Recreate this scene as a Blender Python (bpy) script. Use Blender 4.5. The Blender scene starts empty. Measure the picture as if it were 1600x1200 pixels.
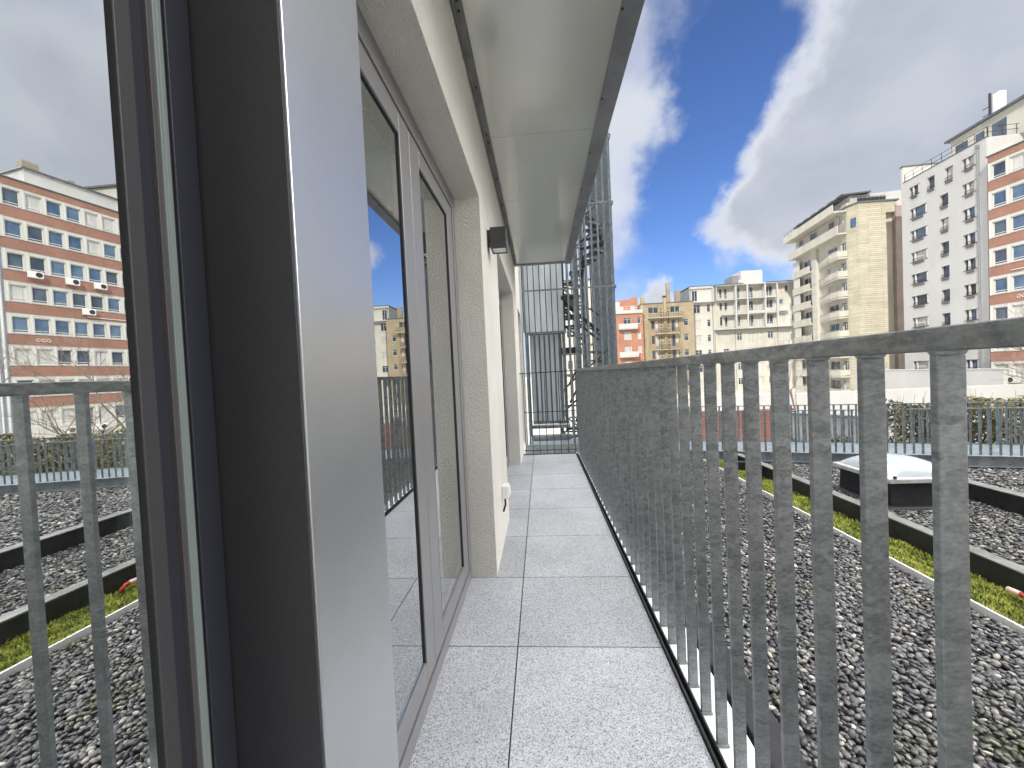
import bpy, bmesh, math, random
import numpy as np
from mathutils import Vector, Matrix
random.seed(7); rng = np.random.default_rng(11)
SC = bpy.context.scene; COL = SC.collection
R = math.radians

# ---------------------------------------------------------------- camera
cam_data = bpy.data.cameras.new('camera'); cam = bpy.data.objects.new('camera', cam_data); COL.objects.link(cam)
cam_data.sensor_width = 36; cam_data.lens = 13.5; cam_data.clip_start = .02; cam_data.clip_end = 3000
right = Vector((.9962191, .07310776, -.04693367)); up = Vector((.04497246, .02824618, .99858882)); back = Vector((.07433029, -.99692397, .02485155))
cam.matrix_world = Matrix(((right.x, up.x, back.x, 0), (right.y, up.y, back.y, 0), (right.z, up.z, back.z, 1.2), (0, 0, 0, 1)))
SC.camera = cam

# ---------------------------------------------------------------- sky, sun, exposure
SUN_AZ, SUN_EL = 28, 36            # the sun stands behind the camera and a little to its left
SC.view_settings.view_transform = 'Standard'; SC.view_settings.look = 'None'
SC.view_settings.exposure = 1.15; SC.view_settings.gamma = 1
sun_d = bpy.data.lights.new('sun', 'SUN'); sun_d.energy = 2.0; sun_d.angle = R(.5); sun_d.color = (1, .95, .86)
sun = bpy.data.objects.new('sun', sun_d); COL.objects.link(sun)
sv = Vector((-math.sin(R(SUN_AZ))*math.cos(R(SUN_EL)), -math.cos(R(SUN_AZ))*math.cos(R(SUN_EL)), math.sin(R(SUN_EL))))
sun.rotation_euler = sv.to_track_quat('Z', 'Y').to_euler(); sun.location = (0, -20, 40)

W = bpy.data.worlds.new('World'); SC.world = W; W.use_nodes = True
def world():
    nt = W.node_tree; nt.nodes.clear(); N = nt.nodes; L = nt.links
    def math_(op, a, b=None, c=None, clamp=False):
        n = N.new('ShaderNodeMath'); n.operation = op; n.use_clamp = clamp
        for i, v in enumerate((a, b, c)):
            if v is None: continue
            if isinstance(v, (int, float)): n.inputs[i].default_value = v
            else: L.new(v, n.inputs[i])
        return n.outputs[0]
    def vmath(op, a, b):
        n = N.new('ShaderNodeVectorMath'); n.operation = op
        for i, v in enumerate((a, b)):
            if isinstance(v, tuple): n.inputs[i].default_value = v
            else: L.new(v, n.inputs[i])
        return n
    def smooth(v, a, b, lo=0, hi=1):
        n = N.new('ShaderNodeMapRange'); n.interpolation_type = 'SMOOTHSTEP'
        L.new(v, n.inputs[0]); n.inputs[1].default_value = a; n.inputs[2].default_value = b; n.inputs[3].default_value = lo; n.inputs[4].default_value = hi
        return n.outputs[0]
    def mix(f, a, b):
        n = N.new('ShaderNodeMix'); n.data_type = 'RGBA'
        L.new(f, n.inputs[0])
        for i, v in ((6, a), (7, b)):
            if isinstance(v, tuple): n.inputs[i].default_value = (*v, 1)
            else: L.new(v, n.inputs[i])
        return n.outputs[2]
    sky = N.new('ShaderNodeTexSky'); sky.sky_type = 'NISHITA'; sky.sun_disc = False
    sky.sun_elevation = R(SUN_EL); sky.sun_rotation = math.atan2(sv.x, sv.y); sky.air_density = 1.0; sky.dust_density = .4; sky.ozone_density = 2.5
    tc = N.new('ShaderNodeTexCoord'); d = tc.outputs['Generated']
    def noise(scale, detail, rough, off=(0, 0, 0), stretch=(1, 1, 1)):
        m = N.new('ShaderNodeMapping'); L.new(d, m.inputs[0]); m.inputs['Location'].default_value = off; m.inputs['Scale'].default_value = stretch
        n = N.new('ShaderNodeTexNoise'); L.new(m.outputs[0], n.inputs['Vector']); n.inputs['Scale'].default_value = scale
        n.inputs['Detail'].default_value = detail; n.inputs['Roughness'].default_value = rough
        return n.outputs['Fac']
    n1 = noise(2.1, 7, .5, (3.1, 1.2, .4), (1, 1, 1.5)); n2 = noise(5.0, 6, .52, (7, 2, 5), (1, 1, 1.6)); n3 = noise(1.3, 6, .55, (1.5, 9, 2))
    def noise3(scale, off):
        m = N.new('ShaderNodeMapping'); L.new(d, m.inputs[0]); m.inputs['Location'].default_value = off
        n = N.new('ShaderNodeTexNoise'); L.new(m.outputs[0], n.inputs['Vector']); n.inputs['Scale'].default_value = scale; n.inputs['Detail'].default_value = 7; n.inputs['Roughness'].default_value = .56
        return n.outputs['Color']
    wv = vmath('SCALE', vmath('SUBTRACT', noise3(4.2, (2, 6, 1)), (.5, .5, .5)).outputs[0], (0, 0, 0)); wv.inputs['Scale'].default_value = .30
    dw = vmath('NORMALIZE', vmath('ADD', d, wv.outputs[0]).outputs[0], (0, 0, 0)).outputs[0]
    # big weather: cloud banks and the clear lanes between them, each a cap on the sky sphere
    dens = math_('MULTIPLY', math_('SUBTRACT', n1, .5), 2.6)
    dens = math_('ADD', dens, .12)
    for (az, el, rad, wgt) in CAPS:
        c = (math.sin(R(az))*math.cos(R(el)), math.cos(R(az))*math.cos(R(el)), math.sin(R(el)))
        dt = vmath('DOT_PRODUCT', dw, c).outputs['Value']
        s = smooth(dt, math.cos(R(rad*1.9)), math.cos(R(rad*.2)), 0, wgt*.6)
        dens = math_('ADD', dens, s)
    cover = smooth(dens, -.55, 1.05)
    core = smooth(dens, .3, 2.0)
    bill = smooth(n2, .3, .7)
    ccol = mix(core, (4.5, 4.7, 5.1), (2.7, 2.95, 3.5))
    ccol = mix(math_('MULTIPLY', bill, .35), ccol, (4.6, 4.7, 5.0))
    # unseen bright cloud added overhead and far right to fill the shaded balcony
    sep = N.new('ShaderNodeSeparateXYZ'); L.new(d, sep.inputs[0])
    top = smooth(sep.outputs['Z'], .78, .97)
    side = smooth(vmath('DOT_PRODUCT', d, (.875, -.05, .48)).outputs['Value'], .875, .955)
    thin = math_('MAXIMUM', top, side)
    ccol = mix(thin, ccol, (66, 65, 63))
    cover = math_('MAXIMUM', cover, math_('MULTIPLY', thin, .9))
    # unseen dull cloud added behind the camera to darken the window reveal
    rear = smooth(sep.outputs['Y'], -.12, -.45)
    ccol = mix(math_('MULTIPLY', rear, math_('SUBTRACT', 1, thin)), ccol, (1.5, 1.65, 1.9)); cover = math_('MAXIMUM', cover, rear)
    haze = smooth(sep.outputs['Z'], .30, .0, 0, .35)
    base = mix(haze, vmath('MULTIPLY', sky.outputs[0], (.50, .62, .90)).outputs[0], (2.6, 3.5, 4.9))
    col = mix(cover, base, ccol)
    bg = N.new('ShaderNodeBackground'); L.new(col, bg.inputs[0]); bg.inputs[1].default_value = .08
    out = N.new('ShaderNodeOutputWorld'); L.new(bg.outputs[0], out.inputs[0])
# (azimuth from the balcony's axis, elevation, radius, weight)
CAPS = [(30.5, 38, 6, -1.6), (27, 31.5, 5, -1.6), (23, 26, 4.5, -1.6), (19, 20, 4.5, -1.4), (15.5, 13, 4.5, -1.3), (24, 10, 4.5, -1.5), (31, 8.5, 3.5, -1.2),
        (38, 29, 8, 1.3), (44, 21, 10, 1.4), (33.5, 22.5, 5, 1.2), (28.5, 17.5, 4.5, 1.4), (53, 28, 13, 1.0), (25, 18.5, 3, 1.2), (60, 12, 12, .4), (36, 14, 6, 1.0),
        (17, 38, 7, .35), (14.2, 28, 4.5, .8), (8, 33, 8, .2), (14.3, 8.4, 2.0, 2.6), (18.5, 8.0, 1.5, 1.8), (-60, 30, 40, .8)]
world()

# ---------------------------------------------------------------- helpers
def tag(o, label=None, cat=None, group=None, kind=None):
    if label: o['label'] = label
    if cat: o['category'] = cat
    if group: o['group'] = group
    if kind: o['kind'] = kind
    return o
def empty(name, loc=(0, 0, 0), rot=0):
    o = bpy.data.objects.new(name, None); COL.objects.link(o); o.location = loc; o.rotation_euler = (0, 0, rot); o.empty_display_size = .2
    return o
def link(name, me, parent=None, loc=(0, 0, 0)):
    o = bpy.data.objects.new(name, me); COL.objects.link(o); o.location = loc
    if parent is not None: o.parent = parent
    return o
class MB:
    def __init__(s): s.v = []; s.f = []
    def quad(s, a, b, c, d):
        n = len(s.v); s.v += [a, b, c, d]; s.f.append((n, n+1, n+2, n+3))
    def poly(s, pts):
        n = len(s.v); s.v += pts; s.f.append(tuple(range(n, n+len(pts))))
    def box(s, x0, x1, y0, y1, z0, z1):
        n = len(s.v)
        s.v += [(x0, y0, z0), (x1, y0, z0), (x1, y1, z0), (x0, y1, z0), (x0, y0, z1), (x1, y0, z1), (x1, y1, z1), (x0, y1, z1)]
        s.f += [tuple(n+i for i in q) for q in ((0, 3, 2, 1), (4, 5, 6, 7), (0, 1, 5, 4), (1, 2, 6, 5), (2, 3, 7, 6), (3, 0, 4, 7))]
    def prism(s, pts, z0, z1):            # outline in x,y
        n = len(s.v); k = len(pts)
        s.v += [(x, y, z0) for x, y in pts] + [(x, y, z1) for x, y in pts]
        s.f.append(tuple(range(n+k-1, n-1, -1))); s.f.append(tuple(range(n+k, n+2*k)))
        for i in range(k): j = (i+1) % k; s.f.append((n+i, n+j, n+k+j, n+k+i))
    def tube(s, pts, r, k=6, r2=None):
        pts = [Vector(p) for p in pts]; m = len(pts); base = len(s.v)
        for i, p in enumerate(pts):
            t = (pts[min(i+1, m-1)]-pts[max(i-1, 0)]).normalized()
            a = t.cross(Vector((0, 0, 1)) if abs(t.z) < .95 else Vector((1, 0, 0))).normalized(); b = t.cross(a)
            rr = r if r2 is None else r+(r2-r)*i/(m-1)
            for j in range(k):
                th = 2*math.pi*j/k; q = p+a*(rr*math.cos(th))+b*(rr*math.sin(th)); s.v.append(tuple(q))
        for i in range(m-1):
            for j in range(k):
                j2 = (j+1) % k
                s.f.append((base+i*k+j, base+i*k+j2, base+(i+1)*k+j2, base+(i+1)*k+j))
        s.f.append(tuple(base+j for j in range(k))[::-1]); s.f.append(tuple(base+(m-1)*k+j for j in range(k)))
    def bar(s, p, q, w, h):               # rectangular bar from p to q, w across, h high
        p = Vector(p); q = Vector(q); t = (q-p).normalized()
        a = t.cross(Vector((0, 0, 1)))
        a = Vector((1, 0, 0)) if a.length < 1e-4 else a.normalized()
        b = a.cross(t).normalized(); n = len(s.v)
        for e in (p, q):
            for sa, sb in ((-1, -1), (1, -1), (1, 1), (-1, 1)): s.v.append(tuple(e+a*(w/2*sa)+b*(h/2*sb)))
        s.f += [tuple(n+i for i in f) for f in ((0, 1, 2, 3), (7, 6, 5, 4), (0, 4, 5, 1), (1, 5, 6, 2), (2, 6, 7, 3), (3, 7, 4, 0))]
    def mesh(s, name, m, smooth=False, fix=True):
        me = bpy.data.meshes.new(name); me.from_pydata(s.v, [], s.f)
        if fix:
            bm = bmesh.new(); bm.from_mesh(me); bmesh.ops.recalc_face_normals(bm, faces=bm.faces); bm.to_mesh(me); bm.free()
        if m: me.materials.append(m)
        if smooth: me.polygons.foreach_set('use_smooth', [True]*len(me.polygons))
        return me
    def build(s, name, m, parent=None, off=(0, 0, 0), smooth=False, bevel=0, fix=True):
        if off != (0, 0, 0): s.v = [(x-off[0], y-off[1], z-off[2]) for x, y, z in s.v]
        o = link(name, s.mesh(name, m, smooth, fix), parent, off if parent is None else (0, 0, 0))
        if bevel:
            b = o.modifiers.new('bevel', 'BEVEL'); b.width = bevel; b.segments = 2; b.limit_method = 'ANGLE'
        return o

def mat(name, col, rough=.6, metal=0, var=0, vscale=3, col2=None, bump=0, bd=.01, bscale=60, spec=.5, coat=0, rnd=0, detail=6, stretch=(1, 1, 1), rvar=0):
    m = bpy.data.materials.new(name); m.use_nodes = True; nt = m.node_tree; N = nt.nodes; L = nt.links; p = N['Principled BSDF']
    p.inputs['Roughness'].default_value = rough; p.inputs['Metallic'].default_value = metal
    p.inputs['Specular IOR Level'].default_value = spec; p.inputs['Coat Weight'].default_value = coat
    p.inputs['Base Color'].default_value = (*col, 1)
    tc = N.new('ShaderNodeTexCoord'); src = tc.outputs['Object']
    mp = N.new('ShaderNodeMapping'); L.new(src, mp.inputs[0]); mp.inputs['Scale'].default_value = stretch; src = mp.outputs[0]
    if rnd:
        oi = N.new('ShaderNodeObjectInfo'); vm = N.new('ShaderNodeVectorMath'); vm.operation = 'SCALE'; vm.inputs[0].default_value = (31, 17, 23); L.new(oi.outputs['Random'], vm.inputs['Scale'])
        ad = N.new('ShaderNodeVectorMath'); ad.operation = 'ADD'; L.new(src, ad.inputs[0]); L.new(vm.outputs[0], ad.inputs[1]); src = ad.outputs[0]
    if var or col2:
        n = N.new('ShaderNodeTexNoise'); L.new(src, n.inputs['Vector']); n.inputs['Scale'].default_value = vscale; n.inputs['Detail'].default_value = detail; n.inputs['Roughness'].default_value = .62
        cr = N.new('ShaderNodeValToRGB'); L.new(n.outputs['Fac'], cr.inputs[0])
        c2 = col2 if col2 else tuple(c*(1+var) for c in col); c1 = col if col2 else tuple(c*(1-var) for c in col)
        cr.color_ramp.elements[0].position = .36; cr.color_ramp.elements[1].position = .64
        cr.color_ramp.elements[0].color = (*c1, 1); cr.color_ramp.elements[1].color = (*c2, 1); L.new(cr.outputs[0], p.inputs['Base Color'])
        if rvar:
            mr = N.new('ShaderNodeMapRange'); L.new(n.outputs['Fac'], mr.inputs[0]); mr.inputs[1].default_value = .3; mr.inputs[2].default_value = .7
            mr.inputs[3].default_value = rough-rvar; mr.inputs[4].default_value = rough+rvar; L.new(mr.outputs[0], p.inputs['Roughness'])
    if bump:
        nb = N.new('ShaderNodeTexNoise'); L.new(src, nb.inputs['Vector']); nb.inputs['Scale'].default_value = bscale; nb.inputs['Detail'].default_value = 4
        b = N.new('ShaderNodeBump'); L.new(nb.outputs['Fac'], b.inputs['Height']); b.inputs['Strength'].default_value = bump; b.inputs['Distance'].default_value = bd; L.new(b.outputs[0], p.inputs['Normal'])
    return m

def galvanised(name, dark, light, scale, rough=.42, metal=.55):
    m = bpy.data.materials.new(name); m.use_nodes = True; nt = m.node_tree; N = nt.nodes; L = nt.links; p = N['Principled BSDF']
    tc = N.new('ShaderNodeTexCoord'); oi = N.new('ShaderNodeObjectInfo')
    vm = N.new('ShaderNodeVectorMath'); vm.operation = 'SCALE'; vm.inputs[0].default_value = (31, 17, 23); L.new(oi.outputs['Random'], vm.inputs['Scale'])
    ad = N.new('ShaderNodeVectorMath'); ad.operation = 'MULTIPLY_ADD'; L.new(tc.outputs['Object'], ad.inputs[0]); ad.inputs[1].default_value = (1, 1, 1.9); L.new(vm.outputs[0], ad.inputs[2])
    ns = N.new('ShaderNodeTexNoise'); ns.inputs['Scale'].default_value = scale*.8; ns.inputs['Detail'].default_value = 5; L.new(ad.outputs[0], ns.inputs['Vector'])
    mw = N.new('ShaderNodeVectorMath'); mw.operation = 'MULTIPLY_ADD'; L.new(ns.outputs['Color'], mw.inputs[0]); mw.inputs[1].default_value = (.03,)*3; L.new(ad.outputs[0], mw.inputs[2])
    vo = N.new('ShaderNodeTexVoronoi'); vo.inputs['Scale'].default_value = scale; L.new(mw.outputs[0], vo.inputs['Vector'])
    sp = N.new('ShaderNodeSeparateColor'); L.new(vo.outputs['Color'], sp.inputs[0])
    n2 = N.new('ShaderNodeTexNoise'); n2.inputs['Scale'].default_value = scale*3; n2.inputs['Detail'].default_value = 6; n2.inputs['Roughness'].default_value = .7; L.new(ad.outputs[0], n2.inputs['Vector'])
    n3 = N.new('ShaderNodeTexNoise'); n3.inputs['Scale'].default_value = 3; n3.inputs['Detail'].default_value = 3; L.new(ad.outputs[0], n3.inputs['Vector'])
    mx = N.new('ShaderNodeMath'); mx.operation = 'MULTIPLY_ADD'; L.new(sp.outputs[0], mx.inputs[0]); mx.inputs[1].default_value = .24; L.new(n2.outputs['Fac'], mx.inputs[2])
    my = N.new('ShaderNodeMath'); my.operation = 'MULTIPLY_ADD'; L.new(n3.outputs['Fac'], my.inputs[0]); my.inputs[1].default_value = .3; L.new(mx.outputs[0], my.inputs[2])
    cr = N.new('ShaderNodeValToRGB'); L.new(my.outputs[0], cr.inputs[0])
    cr.color_ramp.elements[0].position = .48; cr.color_ramp.elements[1].position = 1.02
    cr.color_ramp.elements[0].color = (*dark, 1); cr.color_ramp.elements[1].color = (*light, 1); L.new(cr.outputs[0], p.inputs['Base Color'])
    p.inputs['Metallic'].default_value = metal; p.inputs['Roughness'].default_value = rough
    b = N.new('ShaderNodeBump'); b.inputs['Strength'].default_value = .12; b.inputs['Distance'].default_value = .004; L.new(n2.outputs['Fac'], b.inputs['Height']); L.new(b.outputs[0], p.inputs['Normal'])
    return m

def brick(name, c1, c2, mortar, scale=1, rough=.85, bw=.22, rh=.07, ms=.008):
    m = bpy.data.materials.new(name); m.use_nodes = True; nt = m.node_tree; N = nt.nodes; L = nt.links; p = N['Principled BSDF']
    tc = N.new('ShaderNodeTexCoord'); g = N.new('ShaderNodeSeparateXYZ'); L.new(tc.outputs['Object'], g.inputs[0])
    a = N.new('ShaderNodeMath'); a.operation = 'ADD'; L.new(g.outputs[0], a.inputs[0]); L.new(g.outputs[1], a.inputs[1])
    c = N.new('ShaderNodeCombineXYZ'); L.new(a.outputs[0], c.inputs[0]); L.new(g.outputs[2], c.inputs[1])
    br = N.new('ShaderNodeTexBrick'); L.new(c.outputs[0], br.inputs['Vector']); br.inputs['Scale'].default_value = 1
    br.inputs['Brick Width'].default_value = bw*scale; br.inputs['Row Height'].default_value = rh*scale; br.inputs['Mortar Size'].default_value = ms*scale
    br.inputs['Color1'].default_value = (*c1, 1); br.inputs['Color2'].default_value = (*c2, 1); br.inputs['Mortar'].default_value = (*mortar, 1)
    n = N.new('ShaderNodeTexNoise'); n.inputs['Scale'].default_value = .6; n.inputs['Detail'].default_value = 8; n.inputs['Roughness'].default_value = .65; L.new(tc.outputs['Object'], n.inputs['Vector'])
    mr = N.new('ShaderNodeMapRange'); L.new(n.outputs['Fac'], mr.inputs[0]); mr.inputs[1].default_value = .3; mr.inputs[2].default_value = .7; mr.inputs[3].default_value = .82; mr.inputs[4].default_value = 1.14
    v = N.new('ShaderNodeVectorMath'); v.operation = 'SCALE'; L.new(br.outputs['Color'], v.inputs[0]); L.new(mr.outputs[0], v.inputs['Scale']); L.new(v.outputs[0], p.inputs['Base Color'])
    p.inputs['Roughness'].default_value = rough
    return m

def glass(name, refl=.28, tint=(.78, .86, .84), ior=1.6):
    m = bpy.data.materials.new(name); m.use_nodes = True; nt = m.node_tree; N = nt.nodes; L = nt.links; N.clear()
    out = N.new('ShaderNodeOutputMaterial'); t = N.new('ShaderNodeBsdfTransparent'); t.inputs[0].default_value = (*tint, 1)
    g = N.new('ShaderNodeBsdfGlossy'); g.inputs['Roughness'].default_value = 0; g.inputs['Color'].default_value = (.97, .99, .985, 1)
    f = N.new('ShaderNodeFresnel'); f.inputs[0].default_value = ior
    a = N.new('ShaderNodeMath'); a.operation = 'MULTIPLY_ADD'; a.use_clamp = True; L.new(f.outputs[0], a.inputs[0]); a.inputs[1].default_value = 1-refl; a.inputs[2].default_value = refl
    x = N.new('ShaderNodeMixShader'); L.new(a.outputs[0], x.inputs[0]); L.new(t.outputs[0], x.inputs[1]); L.new(g.outputs[0], x.inputs[2]); L.new(x.outputs[0], out.inputs[0])
    return m

def granite(name):
    m = bpy.data.materials.new(name); m.use_nodes = True; nt = m.node_tree; N = nt.nodes; L = nt.links; p = N['Principled BSDF']
    tc = N.new('ShaderNodeTexCoord')
    def ns(scale, det, r=.6):
        n = N.new('ShaderNodeTexNoise'); n.inputs['Scale'].default_value = scale; n.inputs['Detail'].default_value = det; n.inputs['Roughness'].default_value = r; L.new(tc.outputs['Object'], n.inputs['Vector']); return n
    fine = ns(260, 3, .7)
    vo = N.new('ShaderNodeTexVoronoi'); vo.inputs['Scale'].default_value = 330; L.new(tc.outputs['Object'], vo.inputs['Vector'])
    sx = N.new('ShaderNodeSeparateColor'); L.new(vo.outputs['Color'], sx.inputs[0])
    cr = N.new('ShaderNodeValToRGB'); L.new(sx.outputs[0], cr.inputs[0]); e = cr.color_ramp.elements
    e[0].position = .0; e[0].color = (.10, .105, .12, 1); e[1].position = 1.0; e[1].color = (.66, .68, .73, 1)
    k = e.new(.22); k.color = (.38, .39, .42, 1)
    big = ns(1.7, 7, .6)
    mr = N.new('ShaderNodeMapRange'); L.new(big.outputs['Fac'], mr.inputs[0]); mr.inputs[1].default_value = .3; mr.inputs[2].default_value = .7; mr.inputs[3].default_value = .74; mr.inputs[4].default_value = .98
    ta = N.new('ShaderNodeAttribute'); ta.attribute_name = 'tint'
    st = ns(9, 5, .7); sr = N.new('ShaderNodeMapRange'); L.new(st.outputs['Fac'], sr.inputs[0]); sr.inputs[1].default_value = .62; sr.inputs[2].default_value = .74; sr.inputs[3].default_value = 1; sr.inputs[4].default_value = .8
    mm = N.new('ShaderNodeMath'); mm.operation = 'MULTIPLY'; L.new(mr.outputs[0], mm.inputs[0]); L.new(sr.outputs[0], mm.inputs[1])
    m3 = N.new('ShaderNodeMath'); m3.operation = 'MULTIPLY'; L.new(mm.outputs[0], m3.inputs[0]); L.new(ta.outputs['Fac'], m3.inputs[1])
    v = N.new('ShaderNodeVectorMath'); v.operation = 'SCALE'; L.new(cr.outputs[0], v.inputs[0]); L.new(m3.outputs[0], v.inputs['Scale']); L.new(v.outputs[0], p.inputs['Base Color'])
    p.inputs['Roughness'].default_value = .5
    b = N.new('ShaderNodeBump'); b.inputs['Strength'].default_value = .25; b.inputs['Distance'].default_value = .002; L.new(fine.outputs['Fac'], b.inputs['Height']); L.new(b.outputs[0], p.inputs['Normal'])
    return m

M = dict(
    galv_rail=galvanised('galvanised_rail', (.10, .105, .105), (.36, .37, .36), 14, .42, .5),
    beam=mat('beam_steel', (.30, .33, .36), .5, .3, var=.25, vscale=4),
    galv_sheet=mat('galvanised_sheet', (.60, .66, .70), .42, .35, var=.12, vscale=2.5, stretch=(3, 3, .5), detail=4), slate_dark=mat('dark_sheet', (.26, .30, .33), .5, .3),
    spacer=mat('spacer', (.07, .065, .07), .5, .3),
    stucco=mat('stucco', (.78, .755, .69), .95, var=.05, vscale=2.2, bump=1.0, bd=.022, bscale=130, rvar=0),
    granite=granite('granite'),
    joint=mat('joint', (.03, .03, .033), .9),
    galv=galvanised('galvanised_steel', (.12, .13, .132), (.31, .33, .335), 30),
    galv_tower=galvanised('galvanised_tower', (.10, .12, .14), (.28, .33, .36), 9, .45, .3),
    galv_panel=galvanised('galvanised_panel', (.20, .235, .25), (.42, .47, .49), 5, .4, .4),
    alu_light=mat('anodised_post', (.50, .51, .53), .31, .85, var=.06, vscale=1.6, bump=.06, bscale=400),
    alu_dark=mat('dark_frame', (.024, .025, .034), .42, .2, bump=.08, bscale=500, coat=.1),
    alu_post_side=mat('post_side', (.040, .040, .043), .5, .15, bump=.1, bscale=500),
    alu_frame=mat('window_frame', (.30, .295, .30), .38, .6, bump=.05, bscale=400),
    rubber=mat('rubber', (.012, .012, .014), .7),
    gasket=mat('glass_edge', (.15, .175, .17), .35, spec=.6, var=.12, vscale=8, stretch=(1, 1, .2)),
    glass=glass('window_glass', .62), glass_near=glass('window_glass_near', .74, (.6, .66, .66), 1.5),
    soffit=mat('soffit_panel', (.60, .61, .57), .2, .3, var=.03, vscale=1.4, bump=.16, bscale=1.6, coat=.4),
    fascia=mat('fascia', (.24, .25, .27), .4, .5, var=.15, vscale=6),
    dark=mat('dark_metal', (.05, .052, .055), .45, .4, var=.15, vscale=9),
    lamp=mat('lamp_body', (.06, .06, .062), .5, .3, bump=.1, bscale=300),
    white=mat('white_plastic', (.78, .78, .76), .4),
    strip=mat('white_flashing', (.78, .79, .80), .45, .1, var=.06, vscale=7),
    bitumen=mat('bitumen', (.018, .018, .021), .55, var=.4, vscale=9, bump=.4, bscale=70),
    kerbcap=mat('kerb_cap', (.20, .20, .19), .5, .3, var=.25, vscale=6),
    roof=mat('roof_felt', (.05, .05, .052), .9, var=.3, vscale=5, bump=.6, bscale=40),
    dome=mat('acrylic_dome', (.40, .44, .47), .18, 0, coat=.6, var=.03, vscale=4),
    domeframe=mat('dome_frame', (.50, .50, .48), .4, var=.12, vscale=9),
    room=mat('room_wall', (.42, .41, .39), .9), roomfloor=mat('room_floor', (.22, .17, .12), .5, var=.2, vscale=3),
    ground=mat('courtyard_ground', (.34, .33, .30), .95, var=.25, vscale=.4),
    render_white=mat('render_white', (.48, .48, .475), .9, var=.05, vscale=.5, detail=9, stretch=(1, 1, .35)),
    render_cream=mat('render_cream', (.52, .50, .44), .9, var=.10, vscale=.55, detail=9, stretch=(1, 1, .3)),
    render_pale=mat('render_pale', (.56, .545, .50), .9, var=.06, vscale=.5, detail=9, stretch=(1, 1, .3)),
    render_tan=mat('render_tan', (.34, .285, .19), .9, var=.2, vscale=.6, detail=9, stretch=(1, 1, .3)),
    concrete=mat('concrete', (.44, .42, .37), .9, var=.14, vscale=.9, detail=8),
    lavender=mat('panel_lavender', (.36, .38, .45), .6, var=.05, vscale=.5),
    red_brick=brick('red_brick', (.27, .11, .075), (.34, .155, .11), (.30, .23, .19), 1),
    orange_brick=brick('orange_brick', (.40, .16, .105), (.45, .20, .13), (.40, .26, .20), 1),
    tan_brick=brick('tan_brick', (.33, .27, .17), (.38, .31, .21), (.34, .29, .22), 1),
    yellow_brick=brick('yellow_brick', (.42, .39, .29), (.50, .47, .38), (.24, .21, .14), 1, bw=3.2, rh=.29, ms=.02),
    low_brick=brick('low_brick', (.40, .13, .09), (.46, .18, .12), (.42, .33, .28), 1),
    pink_wall=mat('brown_render', (.30, .24, .22), .9, var=.12, vscale=.6),
    frame_white=mat('frame_white', (.62, .62, .60), .5), frame_dark=mat('frame_dark', (.10, .10, .11), .5), frame_brown=mat('frame_brown', (.20, .08, .05), .6),
    pane=mat('pane_dark', (.035, .05, .075), .06, 0, spec=.9, rnd=1, col2=(.09, .12, .16), vscale=.6, detail=2),
    pane_blue=mat('pane_blue', (.045, .09, .17), .05, 0, spec=1, rnd=1, col2=(.12, .19, .28), vscale=.6, detail=2),
    curtain=mat('pane_curtain', (.42, .42, .42), .25, 0, spec=.7, rnd=1, col2=(.62, .61, .58), vscale=2, stretch=(6, 1, .4)),
    shutter=mat('shutter', (.60, .60, .56), .6), rail_dark=mat('rail_dark', (.04, .04, .045), .5, .3),
    rooftop=mat('rooftop', (.10, .11, .12), .8, var=.2, vscale=1), bark=mat('bark', (.13, .10, .08), .9, var=.3, vscale=8),
    twig=mat('twig', (.20, .16, .13), .9), redpipe=mat('red_plastic', (.55, .05, .04), .45), pinkcap=mat('pink_plastic', (.75, .55, .52), .45),
    slate=mat('grey_cladding', (.22, .235, .25), .7, var=.1, vscale=.6),
    chimney=brick('chimney_brick', (.30, .24, .18), (.36, .29, .22), (.3, .27, .22), 1),
)

def noisecol(name, c1, c2, c3=None, scale=5, rough=.8, attr='tint'):
    """colour taken from a per-pebble / per-leaf random attribute"""
    m = bpy.data.materials.new(name); m.use_nodes = True; nt = m.node_tree; N = nt.nodes; L = nt.links; p = N['Principled BSDF']
    a = N.new('ShaderNodeAttribute'); a.attribute_name = attr; cr = N.new('ShaderNodeValToRGB'); L.new(a.outputs['Fac'], cr.inputs[0])
    cols = c1
    e = cr.color_ramp.elements; e[0].position = cols[0][0]; e[0].color = (*cols[0][1], 1); e[1].position = cols[-1][0]; e[1].color = (*cols[-1][1], 1)
    for pos, c in cols[1:-1]: k = e.new(pos); k.color = (*c, 1)
    last = cr.outputs[0]
    if c2:                                # patches of algae between the stones
        tc = N.new('ShaderNodeTexCoord'); n = N.new('ShaderNodeTexNoise'); n.inputs['Scale'].default_value = scale; n.inputs['Detail'].default_value = 6; n.inputs['Roughness'].default_value = .65; L.new(tc.outputs['Object'], n.inputs['Vector'])
        mr = N.new('ShaderNodeMapRange'); L.new(n.outputs['Fac'], mr.inputs[0]); mr.inputs[1].default_value = .54; mr.inputs[2].default_value = .70; mr.inputs[4].default_value = .75
        x = N.new('ShaderNodeMix'); x.data_type = 'RGBA'; L.new(mr.outputs[0], x.inputs[0]); L.new(last, x.inputs[6]); x.inputs[7].default_value = (*c2, 1); last = x.outputs[2]
    L.new(last, p.inputs['Base Color']); p.inputs['Roughness'].default_value = rough
    return m
M['pebble'] = noisecol('river_pebble', [(0, (.022, .022, .026)), (.35, (.07, .07, .078)), (.65, (.17, .165, .165)), (.85, (.36, .33, .29)), (1, (.60, .56, .49))], (.06, .07, .022), scale=2.2, rough=.5)
M['moss'] = noisecol('moss', [(0, (.03, .035, .01)), (.45, (.16, .20, .03)), (.85, (.42, .44, .08)), (1, (.22, .16, .06))], None, rough=.9)
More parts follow.
